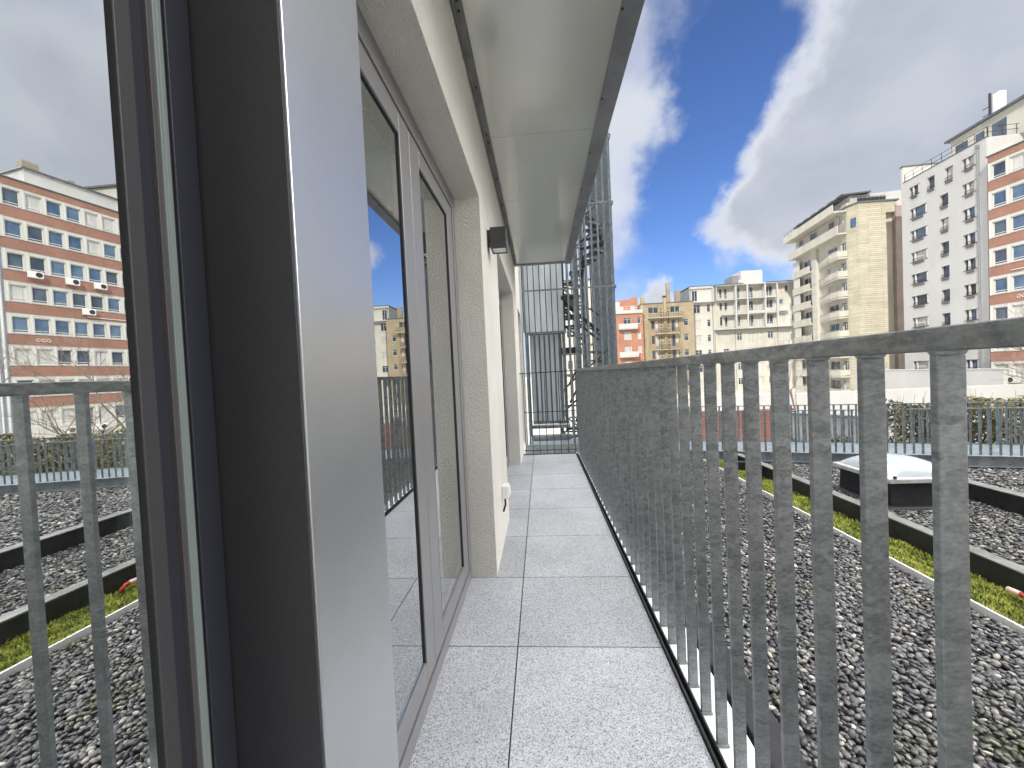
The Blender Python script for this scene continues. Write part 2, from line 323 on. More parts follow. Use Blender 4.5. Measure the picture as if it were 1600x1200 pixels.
M['hedge'] = noisecol('hedge_leaf', [(0, (.05, .045, .02)), (.4, (.10, .10, .03)), (.8, (.20, .17, .09)), (1, (.34, .30, .24))], None, rough=.8)

# ================================================================= our building
def holed_wall(mb, u0, u1, z0, z1, holes, rd, thick):
    """a wall with real openings; front at y=0 facing -y, reveals rd deep"""
    us = sorted({u0, u1, *[h[0] for h in holes], *[h[1] for h in holes]}); zs = sorted({z0, z1, *[h[2] for h in holes], *[h[3] for h in holes]})
    us = [u for u in us if u0 <= u <= u1]; zs = [z for z in zs if z0 <= z <= z1]
    def solid(a, b, c, d):
        mu, mz = (a+b)/2, (c+d)/2
        return not any(h[0] < mu < h[1] and h[2] < mz < h[3] for h in holes)
    for c, d in zip(zs, zs[1:]):
        run = None
        for a, b in zip(us, us[1:]):
            if solid(a, b, c, d): run = (run[0] if run else a, b)
            elif run: mb.quad((run[0], 0, c), (run[1], 0, c), (run[1], 0, d), (run[0], 0, d)); run = None
        if run: mb.quad((run[0], 0, c), (run[1], 0, c), (run[1], 0, d), (run[0], 0, d))
    for a, b, c, d in holes:
        mb.quad((a, 0, c), (a, 0, d), (a, rd, d), (a, rd, c)); mb.quad((b, 0, c), (b, rd, c), (b, rd, d), (b, 0, d))
        mb.quad((a, 0, d), (b, 0, d), (b, rd, d), (a, rd, d)); mb.quad((a, 0, c), (a, rd, c), (b, rd, c), (b, 0, c))
    mb.quad((u0, 0, z0), (u0, thick, z0), (u0, thick, z1), (u0, 0, z1)); mb.quad((u1, 0, z0), (u1, 0, z1), (u1, thick, z1), (u1, thick, z0))
    mb.quad((u0, 0, z1), (u1, 0, z1), (u1, thick, z1), (u0, thick, z1)); mb.quad((u0, thick, z0), (u1, thick, z0), (u1, thick, z1), (u0, thick, z1))

HOME = empty('apartment_building', (-.31, -30, -3.5), R(90))
tag(HOME, 'cream stuccoed apartment block on the left with full height windows along the tiled balcony', 'building')
mb = MB(); dz = 3.5
openings = [(-1.6, 2.25, 0, 2.25), (3.15, 5.05, 0, 2.25), (6.05, 6.95, 0, 2.25)]
holed_wall(mb, 0, 37.9, 0, 23.5, [(a+30, b+30, c+dz-.06, d+dz) for a, b, c, d in openings], .30, 10)
mb.build('wall', M['stucco'], HOME, fix=False)
def hb(name, mat_, boxes, parent=HOME, bevel=0):
    """boxes given in world x,y,z; HOME's frame is turned a quarter"""
    m = MB()
    for x0, x1, y0, y1, z0, z1 in boxes: m.box(y0+30, y1+30, -.31-x1, -.31-x0, z0+3.5, z1+3.5)
    return m.build(name, mat_, parent, bevel=bevel)
# room behind the glass
m = MB()
for (x0, x1, y0, y1) in ((-4.6, -.62, -1.7, 5.3), (-4.6, -.62, 5.7, 7.5)):
    m.box(y0+30, y1+30, -.31-x1, -.31-x0, 3.5, 3.5+2.5)
room = m.build('interior', M['room'], HOME)
# open the room's front and line the gaps round the openings
me = room.data; bm = bmesh.new(); bm.from_mesh(me)
for f in [f for f in bm.faces if abs(f.normal.y+1) < .01]: bm.faces.remove(f)
bm.to_mesh(me); bm.free()

XF = -.46        # face of the window frames
def window(y0, y1, stiles, near=False):
    """full height window between y0 and y1; stiles = list of (a,b) upright members"""
    head, foot = 2.25, 0.0
    w = hb('window', M['alu_frame'], [(XF-.07, XF, y0, y1, 2.17, head), (XF-.07, XF, y0, y1, .0, .06), (XF-.07, XF, y1-.06, y1, .06, 2.17), (XF-.07, XF, y0, y0+.05, .06, 2.17)], bevel=.003)
    sash = []
    for a, b in stiles: sash.append((XF-.06, XF-.006, a, b, .065, 2.165))
    edges = [y0+.05]+[e for s in stiles for e in s]+[y1-.06]
    for i in range(0, len(edges), 2):
        a, b = edges[i], edges[i+1]
        if b-a < .05: continue
        sash += [(XF-.06, XF-.006, a, b, .065, .145), (XF-.06, XF-.006, a, b, 2.085, 2.165)]
        hb('pane', M['glass'], [(XF-.020, XF-.0142, a, b, .145, 2.085)], w)
        hb('gasket', M['rubber'], [(XF-.0138, XF-.0085, b-.010, b, .145, 2.085), (XF-.0138, XF-.0085, a, a+.010, .145, 2.085), (XF-.0138, XF-.0085, a+.010, b-.010, 2.075, 2.085)], w)
        hb('bead_glint', M['alu_light'], [(XF-.0138, XF-.008, a+.010, b-.010, .146, .152)], w)  # pale strip stands in for the bright reflection along the pane's foot
    hb('sash_frame', M['alu_frame'], sash, w, bevel=.003)
    return w
w1 = window(.62, 2.25, [(1.37, 1.474), (1.478, 1.60), (2.075, 2.188)])
window(3.15, 5.05, [(4.0, 4.10), (4.104, 4.2), (4.88, 4.985)])
window(6.05, 6.95, [(6.80, 6.885)])
# the cover post beside the camera
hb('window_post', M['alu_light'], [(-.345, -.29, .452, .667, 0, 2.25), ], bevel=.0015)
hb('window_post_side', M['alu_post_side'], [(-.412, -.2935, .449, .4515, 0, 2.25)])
# the frame steps back from the near pane to the post in narrow upright profiles
PA, PB = Vector((-.370, .3215)), Vector((-.405, .449)); PN = Vector((PB.y-PA.y, PA.x-PB.x)).normalized()
def on_line(r): t = (r*PA.y-PA.x)/((PB.x-PA.x)-r*(PB.y-PA.y)); return PA+(PB-PA)*t
def profile(name, mt, r0, r1, off, bev=.001, thick=.06):
    a, b = on_line(r0)+PN*off, on_line(r1)+PN*off; c, d_ = b-PN*thick, a-PN*thick
    m = MB(); m.prism([(p.y+30, -.31-p.x) for p in (a, b, c, d_)], 3.5, 3.5+2.25); return m.build(name, mt, HOME, bevel=bev)
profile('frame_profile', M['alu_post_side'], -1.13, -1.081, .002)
profile('frame_profile', M['alu_dark'], -1.080, -1.043, .0)
profile('frame_seal', M['rubber'], -1.043, -1.027, -.006, 0)
profile('spacer_strip', M['spacer'], -1.026, -1.012, .0, .0005)
profile('glass_edge', M['gasket'], -1.0115, -1.0005, .0015, .0006)
profile('glass_edge', M['gasket'], -.9995, -.987, .001, .0006)
profile('frame_seal', M['rubber'], -.987, -.973, -.003, 0)
profile('frame_profile', M['alu_dark'], -.972, -.905, .0)
# near sash, a little ajar
sash = empty('open_sash', (0, 0, 0)); sash.parent = HOME; sash.location = (30+.3215, -.31+.370, 3.5); sash.rotation_euler = (0, 0, R(-1.9))
for z0, z1 in ((-.02, .06), (2.17, 2.245)): m = MB(); m.box(-1.8, -.0, -.01, .05, z0, z1); m.build('rail', M['alu_dark'], sash, bevel=.003)
m = MB(); m.box(-1.8, .0, .0, .006, .0605, 2.1695); m.build('pane', M['glass_near'], sash)

# soffit = underside of the balcony above, with its edge profile, seams and screws
seams = [-1.35, -.35, .65, 1.65, 2.62, 3.58, 4.55, 5.64]
pan = MB()
for a, b in zip(seams, seams[1:]):
    n = 10; k = 6                                   # sheets oil-can a little between their fixings
    pan.box(-.262, .425, a+.0015, b-.0015, 2.80, 2.815)
sof = MB(); sof.v = [(y+30, -.31-x, z+3.5) for x, y, z in pan.v]; sof.f = pan.f
sf = sof.build('soffit', M['soffit'], HOME)
hb('soffit_seam', M['dark'], [(-.262, .425, -1.35, 5.64, 2.817, 2.825)])
hb('wall_flashing', M['kerbcap'], [(-.305, -.264, -1.35, 5.66, 2.796, 2.802), (-.305, -.296, -1.35, 5.66, 2.780, 2.796)])
hb('balcony_edge', M['fascia'], [(.428, .52, -1.35, 5.70, 2.775, 3.02), (-.305, .428, 5.645, 5.70, 2.785, 3.02), (.425, .432, -1.35, 5.645, 2.771, 2.812)], bevel=.002)
hb('balcony_slab', M['concrete'], [(-.31, .42, -1.35, 5.64, 2.83, 3.0)])
sc = MB()
sc.tube([(0, 0, -.0035), (0, 0, .001)], .006, 8); screw = sc.mesh('screw', M['rubber'])
ys = [.65+.5*i for i in range(10)]+[1.60, 1.70, 2.57, 2.67, 3.53, 3.63, 4.50, 4.60]
for y in ys:
    if y < 1.3: continue
    o = link('screw', screw, HOME, (y+30, -.31+.283, 2.795+3.5))
for y in [1.2+.55*i for i in range(8)]:
    link('screw', screw, HOME, (y+30, -.31-.4285, 2.770+3.5))

# floor of granite slabs with open joints
f = MB(); rows = [1.084+.575*i for i in range(-4, 8)]; rows[-1] = 5.109; rows.append(5.645)
rows = sorted(set(round(r, 3) for r in rows)); g = .0025
for a, b in zip(rows, rows[1:]):
    f.box(-.152+g, .468, a+g, b-g, -.03, 0)
    for (ya, yb, xa) in ((-1.6, 2.25, -.535), (2.25, 3.15, -.312), (3.15, 5.05, -.535), (5.05, 5.7, -.312)):
        lo, hi = max(a+g, ya), min(b-g, yb)
        if hi-lo > .01: f.box(xa, -.152-g, lo, hi, -.03, 0)
fl = f.build('floor', M['granite'], bevel=.0012); tag(fl, kind='structure')
at = fl.data.attributes.new('tint', 'FLOAT', 'FACE'); at.data.foreach_set('value', np.repeat(rng.uniform(.80, 1.04, len(f.f)//6), 6).astype('f'))
f = MB(); f.box(-.31, .50, -1.35, 5.66, -.20, -.031)
tag(f.build('balcony_base', M['joint']), kind='structure')

# ledge the balusters stand on
lg = empty('edge_flashing', (.49, 2, 0)); tag(lg, 'narrow white metal ledge running along the outer edge of the balcony tiles under the balusters', 'flashing')
m = MB(); m.box(.500, .615, -1.35, 5.66, -.22, -.001); m.box(-.30, .50, 5.662, 5.70, -.22, .004)
m.build('ledge', M['strip'], lg, off=(.49, 2, 0), bevel=.003)
m = MB(); m.box(.472, .480, -1.35, 5.66, -.10, .012); m.box(.492, .499, -1.35, 5.66, -.10, .016); m.box(-.30, .48, 5.648, 5.660, -.1, .012)
m.build('edge_trim', M['dark'], lg, off=(.49, 2, 0), bevel=.002)

# ---------------------------------------------------------------- balcony railing
rl = empty('balcony_railing', (.52, 0, 0)); tag(rl, 'long galvanised steel railing with flat upright bars along the open side of the balcony', 'railing')
m = MB(); m.box(-.025, .025, .0, 5.69, 1.204, 1.235); o = m.build('top_rail', M['galv_rail'], rl, bevel=.006); o.location = (0, 0, 0)
m = MB()
m.box(-.017, .017, -.0055, .0055, 0, 1.199); bz = 1.199; m.box(-.0205, .0205, -.009, .009, .0005, .005); m.box(-.0195, .0195, -.008, .008, .005, .008)
n = len(m.v); m.v += [(-.017, -.0055, bz), (.017, -.0055, bz), (.017, .0055, bz), (-.017, .0055, bz), (-.0215, -.006, 1.206), (.0215, -.006, 1.206), (.0215, .006, 1.206), (-.0215, .006, 1.206)]
m.f += [tuple(n+i for i in q) for q in ((4, 5, 6, 7), (0, 1, 5, 4), (1, 2, 6, 5), (2, 3, 7, 6), (3, 0, 4, 7))]
bal = m.mesh('baluster', M['galv']); k = 0
y = .531-.1155
ylist = []
y = .531
while y < 5.6: ylist.append(y); y += .1155
for y in ylist:
    o = link('baluster', bal, rl, (random.uniform(-.0008, .0008), y, 0)); o.rotation_euler = (0, 0, random.uniform(-.02, .02))
    b = o.modifiers.new('bevel', 'BEVEL'); b.width = .0015; b.segments = 2; b.limit_method = 'ANGLE'

# slim railing closing the far end
er = empty('end_railing', (.1, 5.72, 0)); tag(er, 'slim wire-thin grey railing closing the far end of the balcony before the stair tower', 'railing')
m = MB(); m.bar((-.42, 0, 1.205), (.42, 0, 1.215), .03, .012); m.build('top_rail', M['dark'], er)
m = MB(); m.bar((-.37, .02, .62), (.40, .02, .62), .012, .01); m.bar((-.38, 0, .05), (.40, 0, .05), .012, .012); m.build('cross_bar', M['dark'], er)
m = MB(); m.box(-.005, .005, -.005, .005, -.15, 1.205); eb = m.mesh('bar', M['dark'])
for i in range(8): link('bar', eb, er, (-.36+i*.105, 0, 0))

# ---------------------------------------------------------------- lamp and socket on the wall
lp = empty('wall_lamp', (-.31, 2.60, 2.12)); tag(lp, 'small dark grey box lamp fixed to the stucco wall under the soffit', 'lamp')
m = MB(); m.box(0, .022, -.045, .045, -.045, .045); m.build('bracket', M['dark'], lp, bevel=.003)
m = MB(); z0, z1 = -.085, .055
m.box(.022, .125, -.062, -.055, z0, z1); m.box(.022, .125, .055, .062, z0, z1); m.box(.022, .029, -.055, .055, z0, z1); m.box(.118, .125, -.055, .055, z0, z1); m.box(.029, .118, -.055, .055, z1-.05, z1-.001)
m.build('housing', M['lamp'], lp, bevel=.0015)
m = MB(); m.box(.031, .116, -.053, .053, -.078, -.072); m.build('lens', M['white'], lp)
sk = empty('wall_socket', (-.31, 2.72, .37)); tag(sk, 'small white outdoor socket low on the stucco wall between the windows', 'socket')
m = MB(); m.box(0, .05, -.045, .045, -.045, .045); m.build('box', M['white'], sk, bevel=.006)
m = MB(); m.box(.05, .058, -.038, .038, -.03, .036); m.build('flap', M['white'], sk, bevel=.003)
m = MB(); m.tube([(.02, 0, -.045), (.02, 0, -.10), (.004, 0, -.15)], .007, 8); m.build('cable', M['rubber'], sk, smooth=True)

# ================================================================= the roof outside
GZ = -.80
f = MB(); f.box(.63, 1.22, -4, 9.2, -1.3, -.93); f.box(1.0, 14.5, -4, 5.0, -1.2, GZ-.035)
f.prism([(1.0, 5.0), (14.5, 5.0), (14.5, 5.55), (3, 8.62), (1.0, 9.15)], -1.2, GZ-.036)
tag(f.build('roof_deck', M['roof']), kind='structure')
def thing_box(name, label, cat, mt, boxes, bevel=0, group=None):
    m = MB()
    for b in boxes: m.box(*b)
    x, y, z = (boxes[0][0]+boxes[0][1])/2, (boxes[0][2]+boxes[0][3])/2, boxes[0][4]
    o = m.build(name, mt, None, (x, y, z), bevel=bevel); return tag(o, label, cat, group)
thing_box('roof_upstand', 'black bitumen upstand beside the gravel right under the balcony edge', 'upstand', M['bitumen'], [(1.02, 1.20, -4, 9.0, -1.0, -.74)], .01)
thing_box('roof_edging', 'thin pale metal edging strip between the near gravel and the strip of moss', 'edging', M['strip'], [(3.325, 3.345, -4, 8.4, -.9, -.762)], .002)
def kerb(x, label, ylo, yhi, w=.11):
    e = empty('roof_kerb', (x, (ylo+yhi)/2, GZ)); tag(e, label, 'kerb', 'black kerbs across the gravel roof'); L_ = (yhi-ylo)/2
    m = MB(); m.box(0, w, -L_, L_, -.1, .205); m.build('kerb_body', M['bitumen'], e, bevel=.012)
    m = MB(); m.box(-.012, w+.004, -L_, L_, .207, .222); m.build('cap_strip', M['kerbcap'], e, bevel=.004)
kerb(3.79, 'black kerb with a grey cap beside the green moss, left of the skylight', -4, 7.9)
kerb(5.80, 'black kerb across the gravel to the right of the skylight', -4, 7.35, .14)
m = MB()
for yy in (6.9, 7.35, 7.8): m.box(3.58, 3.76, yy, yy+.1, GZ, -.62)
tag(m.build('support_block', M['bitumen'], None, (3.7, 7.3, GZ)), 'black support blocks on the moss just before the footbridge', 'blocks')

# skylight
sl = empty('skylight', (4.98, 5.85, GZ)); tag(sl, 'white domed acrylic skylight on a black upstand amid the gravel', 'skylight')
m = MB(); 
def frustum(m, a0, b0, z0, a1, b1, z1):
    n = len(m.v); m.v += [(-a0, -b0, z0), (a0, -b0, z0), (a0, b0, z0), (-a0, b0, z0), (-a1, -b1, z1), (a1, -b1, z1), (a1, b1, z1), (-a1, b1, z1)]
    m.f += [tuple(n+i for i in q) for q in ((0, 3, 2, 1), (4, 5, 6, 7), (0, 1, 5, 4), (1, 2, 6, 5), (2, 3, 7, 6), (3, 0, 4, 7))]
frustum(m, .42, .44, -.03, .41, .43, .33); frustum(m, .52, .54, -.03, .50, .52, .02); m.build('upstand', M['bitumen'], sl, bevel=.01)
m = MB(); frustum(m, .47, .50, .33, .47, .50, .385); frustum(m, .47, .50, .387, .445, .475, .40); m.build('frame', M['domeframe'], sl, bevel=.006)
N_ = 28; m = MB()
for i in range(N_+1):
    for j in range(N_+1):
        u, v = 2*i/N_-1, 2*j/N_-1
        h = (max(0, 1-abs(u)**2.6)**.62)*(max(0, 1-abs(v)**2.6)**.62)
        m.v.append((u*.43, v*.46, .398+.20*h))
for i in range(N_):
    for j in range(N_): a = i*(N_+1)+j; m.f.append((a, a+N_+1, a+N_+2, a+1))
m.build('dome', M['dome'], sl, smooth=True)
m = MB(); m.tube([(-.40, -.49, .40), (-.40, -.49, .425)], .02, 8); m.tube([(.1, -.485, .40), (.1, -.485, .42)], .016, 8); m.build('fixing', M['rubber'], sl)
def copy_tree(o, parent=None):
    c = o.copy(); COL.objects.link(c); c.parent = parent
    for ch in list(o.children): copy_tree(ch, c)
    return c
hp = empty('hose_end', (3.70, 3.27, -.72)); tag(hp, 'red hose end with a pale pink cap lying on the moss against the black kerb', 'hose')
m = MB(); m.tube([(.0, 0, 0), (.005, -.03, -.004), (.01, -.06, -.03), (.01, -.07, -.07)], .016, 10); m.build('hose', M['redpipe'], hp, smooth=True)
m = MB(); m.tube([(-.008, .075, 0), (-.004, .03, 0), (0, 0, 0)], .021, 10); m.build('cap', M['pinkcap'], hp, smooth=True)

# ---------------------------------------------------------------- footbridge and its two railings
bd = Vector((1, -.268, 0)).normalized(); bn = Vector((.268, 1, 0)).normalized(); A = Vector((2.2, 8.72, 0)); ang = math.atan2(bd.y, bd.x); LB = 12.6
fb = empty('footbridge', (2.2, 8.72, GZ), ang); tag(fb, 'galvanised steel footbridge crossing behind the gravel roof', 'footbridge')
m = MB(); m.box(0, LB, .0, .012, .0, .20); m.box(0, LB, -.05, .0, -.0, .012); m.box(0, LB, -.05, -.001, .188, .20); m.build('beam', M['beam'], fb)
m = MB(); m.box(0, LB, 1.15, 1.165, .0, .20); m.build('far_beam', M['galv_tower'], fb)
m = MB(); m.box(0, LB, .014, 1.148, .15, .188); m.build('deck', M['galv_tower'], fb)
m = MB()
for i in range(60): m.tube([(.1+i*.21, -.006, .05+.09*(i % 2)), (.1+i*.21, .0, .05+.09*(i % 2))], .009, 6)
m.build('bolt', M['rubber'], fb)
m = MB(); m.box(-.017, .017, -.005, .005, 0, .81); fbal = m.mesh('bar', M['galv_tower'])
for off, lab in ((.03, 'near'), (1.12, 'far')):
    e = empty('bridge_railing', A+bn*off+Vector((0, 0, GZ+.2)), ang)
    tag(e, 'grey steel railing along the '+('near' if off < .5 else 'far')+' side of the footbridge, '+('in front of' if off < .5 else 'behind')+' the deck', 'railing')
    m = MB(); m.bar((0, 0, .82), (LB, 0, .82), .045, .016); m.build('top_rail', M['galv_tower'], e)
    for i in range(97): 
        link('bar', fbal, e, (.04+i*.13, 0, 0))

# ---------------------------------------------------------------- spiral stair in its steel cage
st = empty('stair_tower', (.5, 7.2, -3.5)); tag(st, 'galvanised steel cage of upright bars round a spiral staircase at the end of the balcony', 'stair tower')
OFF = (.5, 7.2, -3.5)
def tb(name, mt, fn, parent=st):
    m = MB(); fn(m); return m.build(name, mt, parent, off=OFF) if parent is st else m.build(name, mt, parent)
ZT = 10.5
m = MB(); m.box(-.014, .014, -.025, .025, 0, ZT+3.3); tbar = m.mesh('bar', M['galv_tower'])
for i in range(15):
    x = -.24+.117*i
    if 0 < i < 7: continue
    link('bar', tbar, st, (x-.5, 0, .2 if x < .6 else -.0))
for i in range(17): link('bar', tbar, st, (1.43-.5, .13+.14*i, 0)).rotation_euler = (0, 0, R(90))
for i in range(9): link('bar', tbar, st, (.52+.117*i-.5, 2.45, 0))
for z in (-.3, .35, 1.12, 2.73, 4.25, 5.45, 7.3, 9.0):
    tb('horizontal_band', M['galv_tower'], lambda m: m.box(-.28 if z > 1.2 else .5, 1.455, 7.168, 7.174, z-.015, z+.015))
    tb('horizontal_band', M['galv_tower'], lambda m: m.box(1.456, 1.462, 7.2, 9.66, z-.02, z+.02))
    tb('horizontal_band', M['galv_tower'], lambda m: m.box(.5, 1.43, 9.676, 9.682, z-.02, z+.02))
for b_ in ((.68, .78, 7.24, 7.34), (1.36, 1.42, 9.56, 9.64), (.44, .50, 9.56, 9.64)): tb('corner_post', M['galv_tower'], lambda m: m.box(*b_, -3.5, ZT))
def panels(m):
    for i in range(7): m.box(-.262+.109*i, -.262+.109*i+.092, 7.30, 7.32, 1.98, 6.5)
tb('upper_panel', M['galv_sheet'], panels)
tb('panel_backing', M['dark'], lambda m: m.box(-.28, .52, 7.322, 7.34, 1.98, 6.5))
def lowp(m):
    for i in range(6): m.box(-.16+.094*i, -.16+.094*i+.062, 7.42, 7.45, .27, 1.93)
tb('lower_panel', M['galv_sheet'], lowp)
tb('panel_backing', M['slate_dark'], lambda m: m.box(-.17, .44, 7.46, 7.48, .26, 1.93))
def frames(m):
    m.box(-.24, .52, 7.26, 7.5, 1.935, 1.975); m.box(-.17, .52, 7.38, 7.5, .22, .258); m.box(-.24, -.19, 7.26, 7.34, .0, 1.93); m.box(.44, .50, 7.3, 7.36, .26, 1.93)
tb('panel_frame', M['galv_tower'], frames)
def beams(m):
    m.box(-.30, 1.46, 7.0, 7.06, -.32, -.11); m.box(-.2, .55, 7.3, 7.5, -.06, .0); m.box(-.2, .55, 7.6, 7.8, .1, .16); m.box(-.2, .55, 7.9, 8.1, -.2, -.14)
tb('base_beam', M['galv_panel'], beams)
tb('base_plate', M['galv_tower'], lambda m: (m.box(-.31, 1.46, 7.1, 9.6, -.42, -.36),))
CX, CY = 1.0, 8.45
tb('newel', M['galv_tower'], lambda m: m.tube([(CX, CY, -3.5), (CX, CY, ZT)], .055, 12))
tr = MB(); n = 0
tm = MB(); a0 = R(-14); a1 = R(14)
tm.prism([(.05, -.02), (.62*math.cos(a0), .62*math.sin(a0)), (.62*math.cos(a1), .62*math.sin(a1)), (.05, .02)], 0, .035)
tm.box(.06, .6, -.16, -.15, -.04, .0)
tread = tm.mesh('tread', M['dark'])
for i in range(62):
    th = R(205+i*24); z = -3.2+i*.2
    o = link('tread', tread, st, (CX-.5, CY-7.2, z+3.5)); o.rotation_euler = (0, 0, th)
for hz in (.95, .5):
    pts = [(CX+.62*math.cos(R(205+i*12)), CY+.62*math.sin(R(205+i*12)), -3.2+i*.1+hz) for i in range(124)]
    tb('handrail', M['dark'], lambda m: m.tube(pts, .018, 6))
tb('landing', M['dark'], lambda m: m.prism([(.45, 7.3), (.80, 7.3), (.80, 8.1), (.45, 8.1)], 2.55, 2.63))
tb('landing', M['dark'], lambda m: m.prism([(.42, 7.35), (.8, 7.35), (.9, 8.2), (.42, 8.2)], 1.55, 1.66))
for p, q, w_, h_ in (((.50, 7.5, 2.55), (1.15, 7.5, 1.95), .03, .07), ((.50, 7.5, 2.38), (1.15, 7.5, 1.78), .03, .04), ((.5, 7.5, 2.1), (.9, 7.5, 1.75), .02, .03), ((.55, 7.5, .95), (.78, 7.5, 1.35), .02, .04), ((.55, 7.5, .6), (.78, 7.5, 1.0), .02, .03)):
    tb('stair_rail', M['dark'], lambda m: m.bar(p, q, w_, h_))

# ================================================================= the ground and the courtyard
GR = -4.2
f = MB(); f.box(-400, 400, -300, 600, GR-.5, GR); tag(f.build('ground', M['ground']), kind='structure')
lowwall = thing_box('garden_wall', 'low red brick garden wall far beyond the footbridge', 'wall', M['low_brick'], [(4.5, 13.2, 21, 21.25, GR, -1.25)])
thing_box('retaining_wall', 'white rendered retaining wall behind the red brick garden wall', 'wall', M['render_white'], [(4.0, 46, 40, 40.4, GR, -2.0)])
e = empty('ramp_wall', (13.5, 17, GR)); tag(e, 'white sloping ramp wall with a grey steel coping seen through the footbridge railing', 'wall')
m = MB(); P0 = Vector((11.5, 19.5, 0)); P1 = Vector((19.5, 12.0, 0))
a = [(11.5, 19.5, GR), (19.5, 12.0, GR), (19.5, 12.0, -1.6), (11.5, 19.5, -1.35)]
m.v = a+[(x+.2, y+.2, z) for x, y, z in a]; m.f = [(0, 1, 2, 3), (4, 7, 6, 5), (3, 2, 6, 7), (0, 4, 5, 1), (1, 5, 6, 2), (0, 3, 7, 4)]
m.build('wall', M['render_white'], e, off=(13.5, 17, GR))
m = MB(); m.bar((11.4, 19.6, -1.28), (19.6, 11.95, -1.53), .34, .12); m.build('coping', M['galv_tower'], e, off=(13.5, 17, GR))
thing_box('terrace_wall', 'white low annex wall with dark coping at the foot of the pale grey block', 'wall', M['render_white'], [(44.6, 45.0, 40.5, 58, GR, -.55), (44.55, 45.05, 40.45, 58.05, -.548, -.44)])

# ---------------------------------------------------------------- facades far off
WC = {}
def windowmesh(w, h, style):
    """frame and glazing bars in one mesh, pane in another; local frame: x across, y into the wall, z up"""
    key = (round(w, 2), round(h, 2), style)
    if key in WC: return WC[key]
    fm = MB(); t = .07
    fr = 'frame_white'
    fm.box(0, w, 0, .06, 0, t); fm.box(0, w, 0, .06, h-t, h); fm.box(0, t, 0, .06, t, h-t); fm.box(w-t, w, 0, .06, t, h-t)
    n = max(1, round(w/.62)) if style in ('casement', 'shut') else (2 if style in ('door', 'grey') else 1)
    for i in range(1, n): fm.box(w*i/n-.035, w*i/n+.035, 0, .06, t, h-t)
    if style in ('casement',) and h > 1.2: fm.box(t, w-t, -.002, .055, h*.72-.03, h*.72+.03)
    if style == 'office': fm.box(t, w-t, -.02, .05, .20, .26)
    if style == 'office' or style == 'casement': fm.box(-.04, w+.04, -.16, .02, -.06, -.004)
    if style == 'dark': fr = 'frame_dark'
    if style == 'brown': fr = 'frame_brown'
    pm = MB(); pm.box(t*.5, w-t*.5, .03, .04, t*.5, h-t*.5)
    WC[key] = (fm.mesh('window', M[fr]), {k: pm.mesh('pane', M[k]) for k in ('pane', 'pane_blue', 'curtain')})
    return WC[key]
def add_window(root, u0, z0, u1, z1, style='casement', rd=.14, glassm=None, base=GR):
    fme, pmes = windowmesh(u1-u0, z1-z0, style)
    o = link('window', fme, root, (u0, rd-.06, z0-base))
    g_ = glassm or random.choice(['pane', 'pane', 'pane_blue', 'curtain'])
    link('pane', pmes[g_], o, (0, 0, 0))
    return o
def facade(name, label, ox, oy, adeg, u0, u1, ztop, wallmat, wins, thick=12, rd=.14, cat='building', base=GR, partname='wall'):
    root = empty(name, (ox, oy, base), R(adeg)); tag(root, label, cat)
    m = MB(); holed_wall(m, u0, u1, 0, ztop-base, [(w[0], w[2], w[1]-base, w[3]-base) for w in wins], rd, thick)
    m.build(partname, M[wallmat], root, fix=False)
    for w in wins: add_window(root, w[0], w[1], w[2], w[3], w[4] if len(w) > 4 else 'casement', rd, w[5] if len(w) > 5 else None, base)
    return root
def pbox(root, name, mt, boxes, base=GR, bevel=0, parent=None):
    m = MB()
    for b in boxes: m.box(b[0], b[1], b[2], b[3], b[4]-base, b[5]-base)
    return m.build(name, M[mt], parent or root, bevel=bevel)
def railbars(root, u0, u1, y, z, h=1.0, n=None, base=GR, name='guard_rail', mt='rail_dark', rails=2):
    m = MB(); 
    for k in range(rails): m.box(u0, u1, y-.02, y+.02, z+h-.04-k*(h/rails)-base, z+h-k*(h/rails)-base)
    n = n or max(2, int((u1-u0)/1.2))
    for i in range(n+1): u = u0+(u1-u0)*i/n; m.box(u-.02, u+.02, y-.018, y+.018, z-base, z+h-base)
    return m.build(name, M[mt], root)

# --- pale grey block with scattered dark windows (right)
wins = []
for k in range(9):
    z = 20.05-2.8*(k-1)-(0 if k else 2.8)+(2.8 if not k else 0)
zt = lambda k: 22.85-2.8*k
for k in range(9):
    if k == 0: wins += [(.55, 21.65, 2.05, 22.85, 'dark'), (3.05, 21.45, 4.0, 22.9, 'dark'), (5.25, 21.45, 6.2, 22.9, 'dark')]
    else: wins += [(.6, zt(k)-1.2, 2.95, zt(k), 'dark'), (4.6, zt(k)-1.35, 5.6, zt(k), 'dark')]
    wins += [(7.2, zt(k)-1.2, 8.7, zt(k), 'dark')]
b5 = facade('apartment_tower', 'tall pale grey rendered block with scattered dark windows, left of the brick banded block', 48.7, 54.6, -93.5, -.6, 9.75, 23.9, 'render_white', wins, thick=14, rd=.32)
for w in wins:
    a, b = (w[0]+.35, w[0]+1.2) if w[2]-w[0] > 1.2 else (w[0]+.12, w[2])
    if w[2]-w[0] > 2: b = w[0]+1.9
    m = MB(); z = w[1]-GR
    m.box(a, b, -.10, -.08, z+.30, z+.34); m.box(a, b, -.10, -.08, z-.30, z-.26); 
    for i in range(int((b-a)/.12)+1): m.box(a+i*.12, a+i*.12+.02, -.10, -.08, z-.26, z+.30)
    m.box(a, b, -.10, .0, z-.32, z-.30); m.build('window_guard', M['rail_dark'], b5)
    pbox(b5, 'sill', 'frame_dark', [(w[0]-.05, w[2]-.02, -.04, .3, w[1]-.05, w[1]+.004)])
    if w[2]-w[0] > 1.2: [pbox(b5, 'shutter', 'frame_white', [q]) for q in ((w[2]-.28, w[2]-.02, .06, .16, w[1]+.05, w[3]-.05), (w[0]+.42, w[0]+.56, .08, .22, w[1]+.05, w[3]-.05))]
